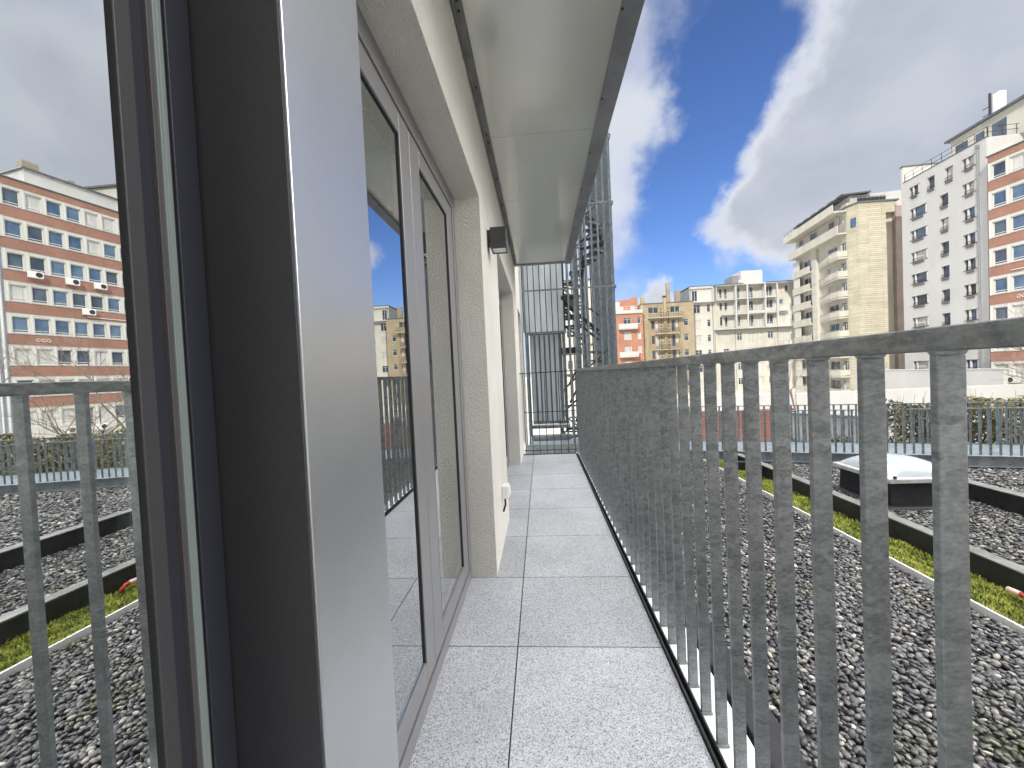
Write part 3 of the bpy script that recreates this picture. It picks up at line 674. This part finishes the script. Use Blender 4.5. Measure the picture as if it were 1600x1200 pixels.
[pbox(b5, 'parapet', 'render_pale', [q]) for q in ((-.6, -.3, 0, 5, 23.9, 26.0), (-.6, 9.75, 13.5, 14, 23.9, 24.4))]
pbox(b5, 'parapet_cap', 'frame_dark', [(-.72, -.2, -.1, 5.1, 26.0, 26.12), (-.3, 9.8, -.05, .2, 23.9, 23.98)])
pbox(b5, 'penthouse', 'render_cream', [(2.6, 12.4, 3.0, 12, 23.9, 27.2)])
pbox(b5, 'penthouse_roof', 'rooftop', [(2.2, 12.7, 2.6, 12.4, 27.2, 27.42)])
[pbox(b5, 'penthouse_window', 'pane', [q]) for q in ((3.2, 4.6, 2.97, 3.05, 24.3, 26.3), (5.5, 6.4, 2.97, 3.05, 24.3, 26.3), (7.2, 8.6, 2.97, 3.05, 24.0, 26.4))]
railbars(b5, -.2, 9.7, .12, 23.95, 1.05); 
m = MB()
for i in range(7): m.box(9.66, 9.70, .2+i*1.3, .24+i*1.3, 23.95-GR, 25.0-GR)
m.box(9.66, 9.7, .1, 9, 24.96-GR, 25.0-GR); m.box(9.66, 9.7, .1, 9, 24.46-GR, 24.5-GR); m.build('guard_rail', M['rail_dark'], b5)
[pbox(b5, 'chimney', 'white', [q], bevel=.05) for q in ((6.0, 6.7, 4.2, 4.9, 27.4, 30.3), (9.2, 10.4, 4.2, 4.8, 27.4, 28.7))]
m = MB(); m.tube([(5.85, 4.1, 27.4-GR), (5.85, 4.1, 30.6-GR)], .12, 6)
for q in (28.4, 29.2): m.tube([(5.1, 4.1, q-GR), (5.85, 4.1, q-GR)], .05, 5)
m.tube([(9.4, 4.1, 28.6-GR), (10.3, 4.0, 29.5-GR)], .06, 5); m.tube([(10.2, 4.1, 28.0-GR), (9.9, 4.0, 29.7-GR)], .05, 5); m.build('antenna', M['dark'], b5)
m = MB(); m.tube([(8.95, -.09, .8), (8.95, -.09, 23.4-GR)], .085, 8); m.box(8.8, 9.1, -.2, 0, 23.2-GR, 23.55-GR); m.build('drainpipe', M['slate'], b5, smooth=False)

# --- brick banded office block (right edge, and mirrored in the near pane)
wins = []
for k in range(8):
    for c in range(11):
        u = 1.98+1.42*c; z1_ = 20.53-2.95*k
        wins.append((u, z1_-1.48, u+1.08, z1_, 'office', random.choice(['pane_blue', 'pane', 'pane_blue', 'pane_blue', 'pane', 'curtain']) if k < 5 else random.choice(['curtain', 'pane', 'curtain'])))
b6 = facade('office_block', 'long cream and red brick banded block with rows of square windows at the right edge', 47.285, 45.890, -83, 1.72, 17.6, 21.45, 'render_pale', wins, thick=12, rd=.2)
bands_ = [(1.70, 17.6, -.05, .02, 20.82, 21.40)]+[(1.70, 17.6, -.05, .02, 17.93-2.95*k, 18.86-2.95*k) for k in range(7)]
for b in bands_: pbox(b6, 'brick_band', 'red_brick', [b])
pbox(b6, 'band_ledge', 'frame_dark', [(1.70, 17.6, -.07, -.052, 18.86-2.95*k, 18.90-2.95*k) for k in range(7)])
pbox(b6, 'parapet_cap', 'frame_dark', [(1.6, 17.7, -.12, .3, 21.45, 21.56)])
m = MB()
for k in range(8):
    for c in range(12): u = 1.98+1.42*c-.20; m.box(u-.06, u+.06, -.03, 0, 20.53-2.95*k-1.75-GR, 20.53-2.95*k+.25-GR)
m.build('pilaster', M['frame_white'], b6)
for (u, z) in ((15.2, 12.5), (12.6, 12.4), (10.4, 12.4), (11.5, 9.5), (13.7, -2.6), (11.2, -2.6), (3.2, -2.0)):
    o = pbox(b6, 'air_conditioner', 'white', [(u, u+.95, -.5, -.1, z, z+.62)], bevel=.03)
    m = MB(); m.tube([(u+.32, -.52, z+.31-GR), (u+.32, -.50, z+.31-GR)], .24, 14); m.build('fan_grille', M['dark'], o)
for u in (4.0, 7.6, 15.0):
    m = MB()
    for i in range(3):
        c = Vector((u+i*.36, -.08, 6.6-GR)); m.tube([c+Vector((.13*math.cos(t*math.pi/5), 0, .13*math.sin(t*math.pi/5))) for t in range(11)], .035, 5)
    m.build('ring_ornament', M['frame_white'], b6)
pbox(b6, 'cable_duct', 'frame_white', [(3.4, 12, -.1, -.052, 9.28, 9.36)])
pbox(b6, 'penthouse', 'render_white', [(6.5, 14.2, 3.6, 11, 21.45, 24.3)])
pbox(b6, 'penthouse_roof', 'frame_dark', [(6.3, 14.4, 3.4, 11.2, 24.3, 24.45)])
[pbox(b6, 'chimney', 'chimney', [q]) for q in ((12.6, 13.8, 4.6, 5.4, 24.4, 25.6), (9.8, 10.3, 4.6, 5.1, 24.4, 25.2))]
railbars(b6, 2.0, 6.4, 3.2, 21.5, 1.2)
# --- lavender panelled block beyond it, only in the mirror of the near pane
b7 = facade('panelled_block', 'lavender grey panelled block mirrored at the left edge of the near pane', 49.406, 28.620, -83, .2, 26, 22.2, 'lavender', [(5+4*c, z, 7+4*c, z+1.8, 'office', 'pane') for c in range(5) for z in (-3, .4, 3.6)], thick=12)
pbox(b7, 'panel_joint', 'slate', [(.2, 26, -.012, .0, 1.2+2.6*k, 1.23+2.6*k) for k in range(8)])
m = MB(); m.tube([(.5, -.1, .5), (.5, -.1, 22-GR)], .1, 8); m.tube([(.9, -.1, .5), (.9, -.1, 22-GR)], .07, 8); m.build('drainpipe', M['frame_white'], b7)

# --- balconied block with the yellow brick gable
wins = []
for k in range(8):
    z = 18.9-3.0*k
    if k > 0 or True:
        wins += [(2.4, z-1.9, 4.6, z, 'door'), (9.6, z-1.7, 12.0, z, 'door'), (12.9, z-1.5, 14.0, z, 'casement')]
wins += [(1.2, 22.0, 2.6, 23.2, 'casement'), (4.6, 22.0, 6.6, 23.2, 'casement'), (9.8, 22.0, 11.4, 23.2, 'casement'), (12.6, 21.9, 13.9, 23.3, 'casement')]
wins = [w for w in wins if w[3] < 19.5 or w[1] > 21.5]
b4 = facade('balcony_block', 'cream block with stacked wide balconies and a windowless yellow brick gable', 48.7, 76.2, -97, 0, 14.3, 24.6, 'render_cream', wins, thick=10, rd=.2)
for k in range(8):
    z = 17.6-3.0*k
    # right stack: bowed front made of three faces
    m = MB(); pr = 1.25
    def bow(zz0, zz1, t_):
        out_ = [(7.2, 0), (7.2, -.12), (12.2, -pr), (14.25, -pr*.95), (14.35, 0)]
        m.prism(out_, zz0-GR, zz1-GR)
    m.prism([(7.2, .0), (7.2, -.1), (12.2, -pr), (14.25, -pr), (14.35, 0)], z-1.25-GR, z-1.05-GR)
    for p, q in (((7.2, -.05), (12.2, -pr)), ((12.2, -pr), (14.3, -pr)), ((14.3, -pr), (14.3, -.0))):
        m.bar((*p, z-.55-GR), (*q, z-.50-GR), .1, .85)
    m.build('balcony', M['render_cream'], b4)
    m = MB(); m.bar((7.2, -.05, z+.0-GR), (12.2, -pr, z-GR), .14, .06); m.bar((12.2, -pr, z-GR), (14.3, -pr, z-GR), .14, .06); m.build('balcony_coping', M['concrete'], b4)
    # left stack
    pbox(b4, 'balcony', 'render_cream', [(-.05, 5.6, -.75, -.65, z-1.0, z), (-.05, 5.6, -.75, 0, z-1.2, z-1.0), (-.05, .1, -.65, 0, z-1.0, z)])
    pbox(b4, 'shutter', 'shutter', [(.15, 2.2, -.62, -.55, z+.02, z+1.7)])
m = MB()
for k in range(16): m.box(5.7, 7.0, -.45, -.40, 20.0-1.5*k-1.42-GR, 20.0-1.5*k-GR)
m.box(5.65, 7.1, -.40, 0, 0, 20.1-GR); m.build('stair_bay', M['render_cream'], b4)
pbox(b4, 'top_balcony', 'render_cream', [(-.1, 14.4, -1.3, 0, 20.0, 20.2), (-.1, 14.4, -1.3, -1.2, 20.2, 21.35), (-.1, 0, -1.2, 0, 20.2, 21.35), (-.4, 14.45, -1.9, 0, 23.3, 23.5), (-.4, 14.45, -1.9, -1.8, 23.5, 24.5), (-.4, -.3, -1.8, 0, 23.5, 24.5)])
railbars(b4, -.3, 14.3, -1.7, 24.5, .55, rails=1)
m = MB()
for i in range(12): m.box(.8+i*1.15, 2.1+i*1.15, -.8, 3, 25.6+.06*(i % 2)-GR, 25.75+.1*(i % 2)-GR)
m.build('canopy', M['rooftop'], b4)
pbox(b4, 'attic', 'render_white', [(.8, 14.2, .6, 9, 24.6, 25.6)])
m = MB(); m.poly([(14.3, 0, 0), (14.3, 0, 24.6-GR), (14.55+.0, 0, 24.6-GR), (14.55, 0, 0)]) if False else None
# gable of yellow brick, its folded corner, the recessed darker bay, all facing the courtyard
g4 = MB(); wo = Vector((48.7, 76.2, 0)); rot = Matrix.Rotation(R(97), 3, 'Z')
def w2l(x, y, z): q = rot @ (Vector((x, y, 0))-wo); return (q.x, q.y, z-GR)
def gp(m, pts, z0, z1):
    n = len(m.v); k = len(pts)
    for z in (z0, z1): m.v += [w2l(x, y, z) for x, y in pts]
    m.f.append(tuple(range(n+k-1, n-1, -1))); m.f.append(tuple(range(n+k, n+2*k)))
    for i in range(k): j = (i+1) % k; m.f.append((n+i, n+j, n+k+j, n+k+i))
m = MB(); gp(m, [(46.98, 61.98), (47.55, 60.5), (51.25, 60.5), (51.25, 62.3), (54.5, 62.3), (54.5, 73), (50.5, 73), (48.4, 62.2)], GR, 23.85); m.build('brick_gable', M['yellow_brick'], b4)
m = MB(); gp(m, [(50.9, 60.52), (52.5, 60.52), (52.5, 62.5), (50.9, 62.5)], 22.3, 23.83); m.build('gable_top', M['yellow_brick'], b4)
m = MB(); gp(m, [(46.9, 61.9), (47.5, 60.4), (53.0, 60.4), (53.0, 72.8), (48.2, 72.8)], 23.87, 24.1); m.build('roof_edge', M['rooftop'], b4)
m = MB(); gp(m, [(47.12, 61.50), (47.38, 60.82), (47.45, 60.86), (47.2, 61.6)], 20.6, 22.0); m.build('gable_window', M['pane_blue'], b4)
m = MB()
for i in range(8):
    x = 47.8+i*.55; gp(m, [(x, 61.0), (x+.05, 61.0), (x+.05, 61.05), (x, 61.05)], 24.1, 24.9)
gp(m, [(47.8, 61.0), (51.7, 61.0), (51.7, 61.04), (47.8, 61.04)], 24.85, 24.92); gp(m, [(47.8, 61.05), (51.7, 61.05), (51.7, 61.07), (47.8, 61.07)], 24.15, 24.8); m.build('roof_screen', M['rail_dark'], b4)
m = MB(); m.box(0, 0, 0, 0, 0, 0) if False else None
bw = thing_box('party_wall', 'tall windowless brown rendered wall between the yellow gable and the pale grey block', 'wall', M['pink_wall'], [(52.75, 56, 60.7, 74, GR, 23.2)])

# --- cream house row with loggias (centre)
wins = []
r3 = [(13.73, 12.0), (10.6, 9.0), (7.46, 5.9), (4.4, 2.9), (1.3, -.2), (-1.7, -3.2)]
wins += [(31.8, 14.4, 32.9, 16.6, 'door')]
for i, (a, b) in enumerate(r3): wins += [(32.0+.05*i, b, 33.4+.05*i, a, 'casement', random.choice(['pane', 'curtain'])), (34.7, b+.15, 35.4, a, 'casement', 'pane')]
b3a = facade('white_house', 'narrow off-white rear house with grey gable to the left of the loggia house', 0, 82, 0, 31.4, 35.88, 17.35, 'render_pale', wins, thick=9)
pbox(b3a, 'gable_cladding', 'slate', [(31.36, 31.398, .1, 9, GR, 17.3)])
pbox(b3a, 'cornice', 'render_white', [(31.3, 35.9, -.3, .1, 16.95, 17.4)]); pbox(b3a, 'roof_edge', 'rooftop', [(31.25, 35.9, -.35, 9, 17.402, 17.52)])
pbox(b3a, 'balcony', 'render_white', [(31.5, 35.86, -.9, 0, 14.05, 14.2), (35.7, 35.86, -.9, 0, 14.2, 16.95)])
m = MB(); m.tube([(31.55, -.1, .3), (31.55, -.1, 16.9-GR)], .06, 6); m.tube([(35.8, -.1, .3), (35.8, -.1, 16.9-GR)], .06, 6); m.build('drainpipe', M['slate'], b3a)
[pbox(b3a, 'chimney', 'chimney', [q]) for q in ((29.6, 30.6, 3, 3.8, 14, 17.6), (27.8, 28.5, 3, 3.8, 13, 19.2))]
wins = []
for z1_, z0_ in ((16.7, 14.7), (13.9, 12.2), (11.0, 9.0)):
    wins += [(37.2, z0_, 37.8, z1_, 'office', 'pane'), (38.2, z0_-.2, 38.8, z1_, 'office', 'pane'), (40.6, z0_-.2, 41.3, z1_, 'door', 'pane'), (42.7, z0_-.3, 43.9, z1_, 'door', 'pane'), (44.2, z0_-.3, 45.3, z1_, 'door', 'curtain'), (46.2, z0_, 47.7, z1_, 'door', 'pane')]
wins += [(48.3, 14.9, 48.9, 16.7, 'office', 'pane'), (50.0, 15.2, 50.7, 16.7, 'office', 'pane'), (48.9, 12.8, 49.7, 13.9, 'office', 'pane_blue'), (48.6, 9.0, 50.0, 10.9, 'door', 'curtain'), (51.3, 9.2, 51.6, 10.6, 'office', 'pane'), (51.3, 12.2, 51.6, 14.0, 'office', 'pane')]
for (a, b) in r3[2:]:
    wins += [(37.8, b, 38.9, a, 'casement'), (40.5, b+.1, 41.5, a, 'casement'), (42.6, b-.6, 44.0, a+.1, 'door'), (44.3, b-.6, 45.6, a+.1, 'door', 'curtain'), (46.5, b+.2, 47.6, a+.1, 'casement'), (48.7, b-.2, 50.9, a+.1, 'casement', 'curtain')]
b3 = facade('loggia_house', 'cream rear house with a grid of loggias and a white lift housing on top', 0, 82, 0, 35.92, 52.2, 17.2, 'render_cream', wins, thick=10)
fr = [(36.0, 52.1, -1.3, 0, 17.02, 17.2), (36.2, 40.0, -1.2, 0, 14.15, 14.3), (39.9, 48.0, -1.3, 0, 14.2, 14.35), (36.0, 52.0, -1.2, 0, 10.95+.0, 11.1) if False else (37.4, 48.0, -1.2, 0, 11.15, 11.3), (47.9, 50.2, -.9, 0, 11.4, 11.55), (36.0, 52.1, -1.2, 0, 8.25, 8.42)]
pbox(b3, 'balcony_slab', 'render_white', fr)
pbox(b3, 'loggia_pillar', 'render_white', [(u-.13, u+.13, -1.25, -.99, 8.42, 17.02) for u in (39.95, 42.2, 45.6, 47.9)]+[(36.2, 36.32, -1.1, 0, 14.3, 17.02), (51.75, 51.9, -1.2, 0, 14.4, 17.02), (39.88, 40.02, -.98, 0, 8.42, 17.02), (45.55, 45.65, -.98, 0, 8.42, 17.02)])
[pbox(b3, 'balcony_front', 'render_white', [q]) for q in ((47.95, 50.1, -.9, -.82, 11.55, 12.5), (42.3, 45.5, -1.22, -1.16, 11.3, 11.75))]
for (a, b, z) in ((36.3, 39.9, 14.3), (37.5, 42.1, 11.3), (42.3, 47.8, 11.3), (37.5, 51.6, 8.42), (42.3, 47.8, 14.35)): railbars(b3, a, b, -1.15, z, .9, n=int((b-a)/.5), mt='shutter')
pbox(b3, 'string_course', 'concrete', [(36.0, 52.1, -.12, -.001, 7.95, 8.1)])
pbox(b3, 'lift_housing', 'render_white', [(41.5, 45.7, -.2, 4, 17.2, 20.0)]); pbox(b3, 'lift_cladding', 'slate', [(40.2, 41.48, .6, 4, 17.2, 19.3)])
pbox(b3, 'roof_edge', 'rooftop', [(35.9, 41.4, -1.4, 9, 17.21, 17.33), (45.8, 52.3, -1.4, 9, 17.21, 17.33)])
m = MB()
for u in (36.1, 40.1, 48.4, 51.95): m.tube([(u, -.12, .2), (u, -.12, 8.2-GR)], .05, 6)
m.build('drainpipe', M['slate'], b3)
m = MB(); m.tube([(41.1, -.5, 17.3-GR), (41.1, -.5, 17.8-GR)], .03, 5); m.tube([(41.1, -.6, 17.75-GR), (41.1, -.5, 17.8-GR)], .35, 12); m.build('satellite_dish', M['white'], b3)

# --- tan brick house
wins = []
for k in range(6):
    z = 12.2-3.05*k
    if k == 0: wins += [(22.35, 12.2, 24.4, 13.4, 'grey', 'pane'), (26.7, 12.2, 28.6, 13.4, 'grey', 'pane')]
    else: wins += [(22.9, z-.1, 23.5, z+1.6, 'brown', 'pane'), (23.6, z-.7, 24.4, z+1.6, 'brown', 'curtain'), (26.9, z-.7, 27.5, z+1.6, 'brown', 'pane'), (27.6, z-.1, 28.3, z+1.6, 'brown', 'curtain'), (29.3, z+.25, 30.2, z+1.6, 'casement', 'pane')]
tn = facade('tan_house', 'tan brick rear house with open iron balconies between the red house and the white house', 0, 80, 0, 21.02, 31.3, 14.15, 'tan_brick', wins, thick=10, rd=.18)
pbox(tn, 'roof_edge', 'rooftop', [(20.95, 31.35, -.12, 10, 14.15, 14.28)])
pbox(tn, 'render_strip', 'render_tan', [(28.62, 28.95, -.12, 0, GR, 11.4), (22.3, 22.6, -.12, 0, GR, 11.0), (21.2, 30.9, -.03, -.002, 13.5, 14.1)])
for k in range(6):
    z = 11.2-3.2*k; a, b = (22.2, 28.9) if k == 0 else (23.5, 28.0)
    pbox(tn, 'balcony_slab', 'concrete', [(a, b, -1.1, 0, z-.12, z)]); railbars(tn, a, b, -1.05, z, .95, n=int((b-a)/.45), mt='rail_dark', rails=3)
[pbox(tn, 'chimney', 'render_tan', [q]) for q in ((25.35, 25.85, -.35, .2, GR, 15.2), (21.3, 22.0, 1, 1.7, 14.2, 15.9))]; pbox(tn, 'chimney_pot', 'dark', [(25.3, 25.9, -.3, .2, 15.2, 15.6)])
m = MB()
for k in range(18):
    for u in (24.85, 26.3): m.box(u-.12, u+.12, -.02, .0, 13.0-GR-k*.62-.12-.4*(k//3), 13.0-GR-k*.62+.12-.4*(k//3)) if k < 30 else None
m.build('vent_hole', M['dark'], tn)
# --- red brick house
wins = [(17.2, 13.4, 17.8, 14.7, 'door', 'curtain')] if False else []
for i, (a, b) in enumerate(((11.5, 10.2), (8.6, 7.1), (5.8, 4.3), (2.8, 1.3), (-.2, -1.6))):
    wins += [(17.15, b, 18.65, a, 'casement', 'curtain' if i else 'pane'), (19.85, b+.05, 20.6, a, 'casement', 'curtain' if i in (1, 2) else 'pane'), (13.6, b, 14.9, a, 'casement', 'pane')]
rd_ = facade('red_house', 'orange red brick rear house with solid white balconies just right of the stair tower', 0, 79, 0, 12.6, 20.98, 12.6, 'orange_brick', wins, thick=10, rd=.16)
pbox(rd_, 'parapet', 'render_white', [(12.5, 20.99, -.25, .05, 12.3, 13.0)]); railbars(rd_, 12.6, 20.9, -.15, 13.0, .8, n=8, mt='shutter')
pbox(rd_, 'parapet_pier', 'render_white', [(u, u+.9, -.2, .04, 13.0, 13.7) for u in (16.3, 18.6)])
pbox(rd_, 'attic', 'orange_brick', [(17.0, 20.7, 2.5, 9, 12.6, 15.5)]); pbox(rd_, 'winter_garden', 'frame_white', [(14.9, 16.95, 2.0, 6, 12.6, 15.0)])
[pbox(rd_, 'chimney', 'orange_brick', [q]) for q in ((19.4, 20.6, 2.6, 3.3, 15.5, 16.0), (15.6, 16.1, 3, 3.6, 15.0, 16.6))]
for z in (9.1, 3.5, -2.2):
    pbox(rd_, 'balcony', 'render_white', [(16.0, 19.75, -1.0, 0, z, z+.12), (16.0, 19.75, -1.0, -.9, z+.12, z+1.1), (19.65, 19.75, -.9, 0, z+.12, z+1.1)], bevel=.05)
# --- pale houses behind the stair tower
wins = [(u, b, u+1.1, a, 'casement') for u in (3.0, 6.0, 9.2) for a, b in ((17.5, 15.6), (14, 12.2), (10.5, 8.7), (7, 5.2), (3.5, 1.7))]
ps = facade('pale_house', 'pale cream house glimpsed through the bars of the stair tower', 0, 83, 0, -2, 12.4, 20.5, 'render_pale', wins, thick=10)
pbox(ps, 'roof_edge', 'rooftop', [(-2.1, 12.5, -.3, 10, 20.5, 20.7)])

# ================================================================= loose and growing things
def ico(sub):
    bm = bmesh.new(); bmesh.ops.create_icosphere(bm, subdivisions=sub, radius=1); v = np.array([x.co[:] for x in bm.verts]); f = np.array([[x.index for x in q.verts] for q in bm.faces]); bm.free(); return v, f
def rotmats(n):
    q = rng.normal(size=(n, 4)); q /= np.linalg.norm(q, axis=1)[:, None]; w, x, y, z = q.T
    return np.stack([1-2*(y*y+z*z), 2*(x*y-z*w), 2*(x*z+y*w), 2*(x*y+z*w), 1-2*(x*x+z*z), 2*(y*z-x*w), 2*(x*z-y*w), 2*(y*z+x*w), 1-2*(x*x+y*y)], 1).reshape(n, 3, 3)
def npmesh(name, V, F, tint, mt, smooth=True):
    me = bpy.data.meshes.new(name); nv = len(V); nf, k = F.shape
    me.vertices.add(nv); me.vertices.foreach_set('co', V.astype('f').ravel()); me.loops.add(nf*k); me.loops.foreach_set('vertex_index', F.astype('i').ravel())
    me.polygons.add(nf); me.polygons.foreach_set('loop_start', np.arange(0, nf*k, k, dtype='i')); me.polygons.foreach_set('loop_total', np.full(nf, k, 'i'))
    me.polygons.foreach_set('use_smooth', np.full(nf, smooth)); me.update(calc_edges=True)
    a = me.attributes.new('tint', 'FLOAT', 'POINT'); a.data.foreach_set('value', tint.astype('f')); me.materials.append(mt); return me
def pebbles(name, x0, x1, yfun, step, sub, rmin, rmax, label=None):
    xs = np.arange(x0, x1, step); P = []
    for x in xs:
        a, b = yfun(x); ys = np.arange(a, b, step); P.append(np.stack([np.full(len(ys), x), ys], 1))
    P = np.concatenate(P); P = P+rng.uniform(-.5, .5, P.shape)*step*1.1; P[:, 0] = np.clip(P[:, 0], x0+rmin, x1-rmin)
    n = len(P); bv, bf = ico(sub)
    r = rmin+(rmax-rmin)*rng.beta(2, 3, n); S = np.stack([r*rng.uniform(.95, 1.45, n), r*rng.uniform(.75, 1.0, n), r*rng.uniform(.45, .7, n)], 1)
    tilt = rng.normal(0, .35, (n, 2)); yaw = rng.uniform(0, 2*np.pi, n)
    cz, sz = np.cos(yaw), np.sin(yaw); Z0 = np.zeros(n); O = np.ones(n)
    Rz = np.stack([cz, -sz, Z0, sz, cz, Z0, Z0, Z0, O], 1).reshape(n, 3, 3)
    ca, sa = np.cos(tilt[:, 0]), np.sin(tilt[:, 0]); Rx = np.stack([O, Z0, Z0, Z0, ca, -sa, Z0, sa, ca], 1).reshape(n, 3, 3)
    cb, sb = np.cos(tilt[:, 1]), np.sin(tilt[:, 1]); Ry = np.stack([cb, Z0, sb, Z0, O, Z0, -sb, Z0, cb], 1).reshape(n, 3, 3)
    RM = Rz@Rx@Ry
    bvn = bv*(1+.0*bv)
    V = np.einsum('nij,nkj->nki', RM, bvn[None]*S[:, None, :])
    z = GZ-.028+rng.uniform(0, .028, n); V += np.stack([P[:, 0], P[:, 1], z], 1)[:, None, :]
    F = (bf[None]+(np.arange(n)*len(bv))[:, None, None]).reshape(-1, 3); t = np.repeat(rng.beta(1.6, 2.2, n), len(bv))
    me = npmesh(name, V.reshape(-1, 3), F, t, M['pebble']); o = link(name, me); tag(o, label, 'gravel', kind='stuff'); return o
yend = lambda x: 8.62-(x-2.2)*.268
pebbles('gravel', 1.20, 3.32, lambda x: (1.0, 4.4), .0265, 2, .012, .024, 'loose river gravel nearest the balcony')
pebbles('gravel', 1.20, 3.32, lambda x: (4.4, yend(x)), .030, 1, .013, .026, 'loose river gravel further along before the footbridge')
pebbles('gravel', 3.92, 5.78, lambda x: (1.2, yend(x)), .032, 1, .014, .028, 'loose river gravel around the skylight between the two kerbs')
pebbles('gravel', 5.96, 14.0, lambda x: (1.0, max(1.5, yend(x))), .052, 1, .022, .042, 'loose river gravel beyond the far kerb')
# moss strip
def moss():
    n = 60000; x = rng.uniform(3.35, 3.78, n); y = rng.uniform(1.0, 8.2, n)
    h = .5+.5*np.sin(x*23+np.sin(y*5)*2)*np.sin(y*11+x*9); keep = rng.uniform(0, 1, n) < .12+.88*h; x, y, h = x[keep], y[keep], h[keep]; n = len(x)
    z = GZ-.02+.045*h; a = rng.uniform(0, 2*np.pi, n); l = rng.uniform(.012, .035, n); w = rng.uniform(.003, .007, n); tl = rng.uniform(.3, 1.6, n)
    base = np.stack([x, y, z], 1); d = np.stack([np.cos(a), np.sin(a), tl], 1)*l[:, None]; s = np.stack([-np.sin(a), np.cos(a), np.zeros(n)], 1)*w[:, None]
    V = np.stack([base-s, base+s, base+d], 1).reshape(-1, 3); F = np.arange(n*3).reshape(n, 3); t = np.repeat(np.clip(h*.6+rng.uniform(0, .5, n), 0, 1), 3)
    # cushion under the tips
    gx, gy = np.meshgrid(np.linspace(3.35, 3.785, 24), np.linspace(.9, 8.3, 360), indexing='ij'); hh = .5+.5*np.sin(gx*23+np.sin(gy*5)*2)*np.sin(gy*11+gx*9)
    G = np.stack([gx, gy, GZ-.03+.045*hh+rng.uniform(0, .008, gx.shape)], 2).reshape(-1, 3); i, j = np.meshgrid(np.arange(23), np.arange(359), indexing='ij'); b = (i*360+j).ravel()+len(V)
    F2 = np.concatenate([np.stack([b, b+360, b+361], 1), np.stack([b, b+361, b+1], 1)]); 
    me = npmesh('moss', np.concatenate([V, G]), np.concatenate([F, F2]), np.concatenate([t, (hh.ravel()*.6+.05)]), M['moss'], False)
    tag(link('moss', me), 'bright green moss growing along the near side of the black kerb', 'moss', kind='stuff')
moss()
def hedge(name, p0, p1, wid, z0, z1, n, label, size=.05):
    t = rng.uniform(0, 1, n); p0, p1 = np.array(p0, float), np.array(p1, float); d = p1-p0; L_ = np.linalg.norm(d); nx = np.array([-d[1], d[0]])/L_
    top = z1-.18*(1+np.sin(t*L_*2.1)*np.sin(t*L_*.9+1)); s = rng.uniform(-1, 1, n)*wid/2; z = z0+(top-z0)*rng.uniform(0, 1, n)**.7
    c = np.concatenate([p0+t[:, None]*d+s[:, None]*nx, z[:, None]], 1); RM = rotmats(n); q = np.array([[-1, -.5, 0], [1, -.5, 0], [1, .5, 0], [-1, .5, 0]])
    V = np.einsum('nij,nkj->nki', RM, q[None]*(size*rng.uniform(.5, 1.2, n))[:, None, None])+c[:, None, :]
    me = npmesh(name, V.reshape(-1, 3), np.arange(n*4).reshape(n, 4), np.repeat(rng.beta(2, 2, n), 4), M['hedge'], False)
    e = empty(name, (*p0, z0)); tag(e, label, 'hedge'); o = link('foliage', me, e, (-p0[0], -p0[1], -z0))
    m = MB(); rr = random.Random(3)
    for i in range(260):
        f_ = rr.random(); b = p0+d*f_; h = z0+(z1-z0)*rr.uniform(.75, 1.05)
        m.tube([(b[0], b[1], z0), (b[0]+rr.uniform(-.1, .1), b[1]+rr.uniform(-.1, .1), (z0+h)/2), (b[0]+rr.uniform(-.25, .25), b[1]+rr.uniform(-.25, .25), h)], .012, 3, .004)
    m.build('stems', M['twig'], e, off=(p0[0], p0[1], z0), fix=False)
hedge('hedge', (11.2, 13.2), (20, 10.4), .9, -2.8, -.02, 26000, 'straggly half bare hedge behind the footbridge railing on the right')
hedge('shrub', (9.2, 15.2), (11.0, 14.6), .8, -3.2, -1.5, 6000, 'low brown shrub in front of the red garden wall')

def bare_tree(loc, height, label, seed, spread=.42, lean=(0, 0), group=None, r0=.11, depth=6, first=.22, droop=0):
    rr = random.Random(seed); e = empty('bare_tree', loc); tag(e, label, 'tree', group)
    tk = MB(); cr = MB()
    def grow(mb_, p, d, ln, r, lev):
        pts = [p]; q = p; dd = d.copy()
        for _ in range(3):
            dd = (dd+Vector((rr.uniform(-.14, .14), rr.uniform(-.14, .14), rr.uniform(-.04, .12)-droop*lev*.05))).normalized(); q = q+dd*(ln/3); pts.append(q)
        mb_.tube(pts, r, 7 if lev == 0 else (5 if lev < 3 else 3), r*.62)
        if lev >= depth: return
        for i in range(rr.choice([2, 3, 3]) if lev else 4):
            a = rr.uniform(0, 2*math.pi); s = rr.uniform(.55, 1.25)*spread*1.6
            nd = (dd+Vector((math.cos(a)*s, math.sin(a)*s, rr.uniform(-.1, .35)))).normalized(); at = pts[rr.choice([2, 3])] if lev else pts[3]
            grow(cr, at, nd, ln*rr.uniform(.62, .84), r*.58, lev+1)
    grow(tk, Vector((0, 0, 0)), Vector((lean[0], lean[1], 1)).normalized(), height*.36, r0, 0)
    tk.build('trunk', M['bark'], e, fix=False); cr.build('crown', M['twig'], e, fix=False)
G_ = None
bare_tree((16.0, 25.5, GR), 6.0, 'slender young bare tree standing alone in front of the loggia house', 5, .30, r0=.06)
bare_tree((17.6, 13.6, GR), 6.0, 'wide bare tree with arching twigs in front of the brick banded block', 9, .55, (-.1, 0), r0=.09, droop=.3)
bare_tree((25.5, 19.5, GR), 8.2, 'bare tree mirrored in the near pane before the brick banded block', 12, .45, r0=.12)
bare_tree((27.5, 14.0, GR), 8.5, 'bare tree mirrored at the left edge of the near pane', 21, .45, r0=.12)
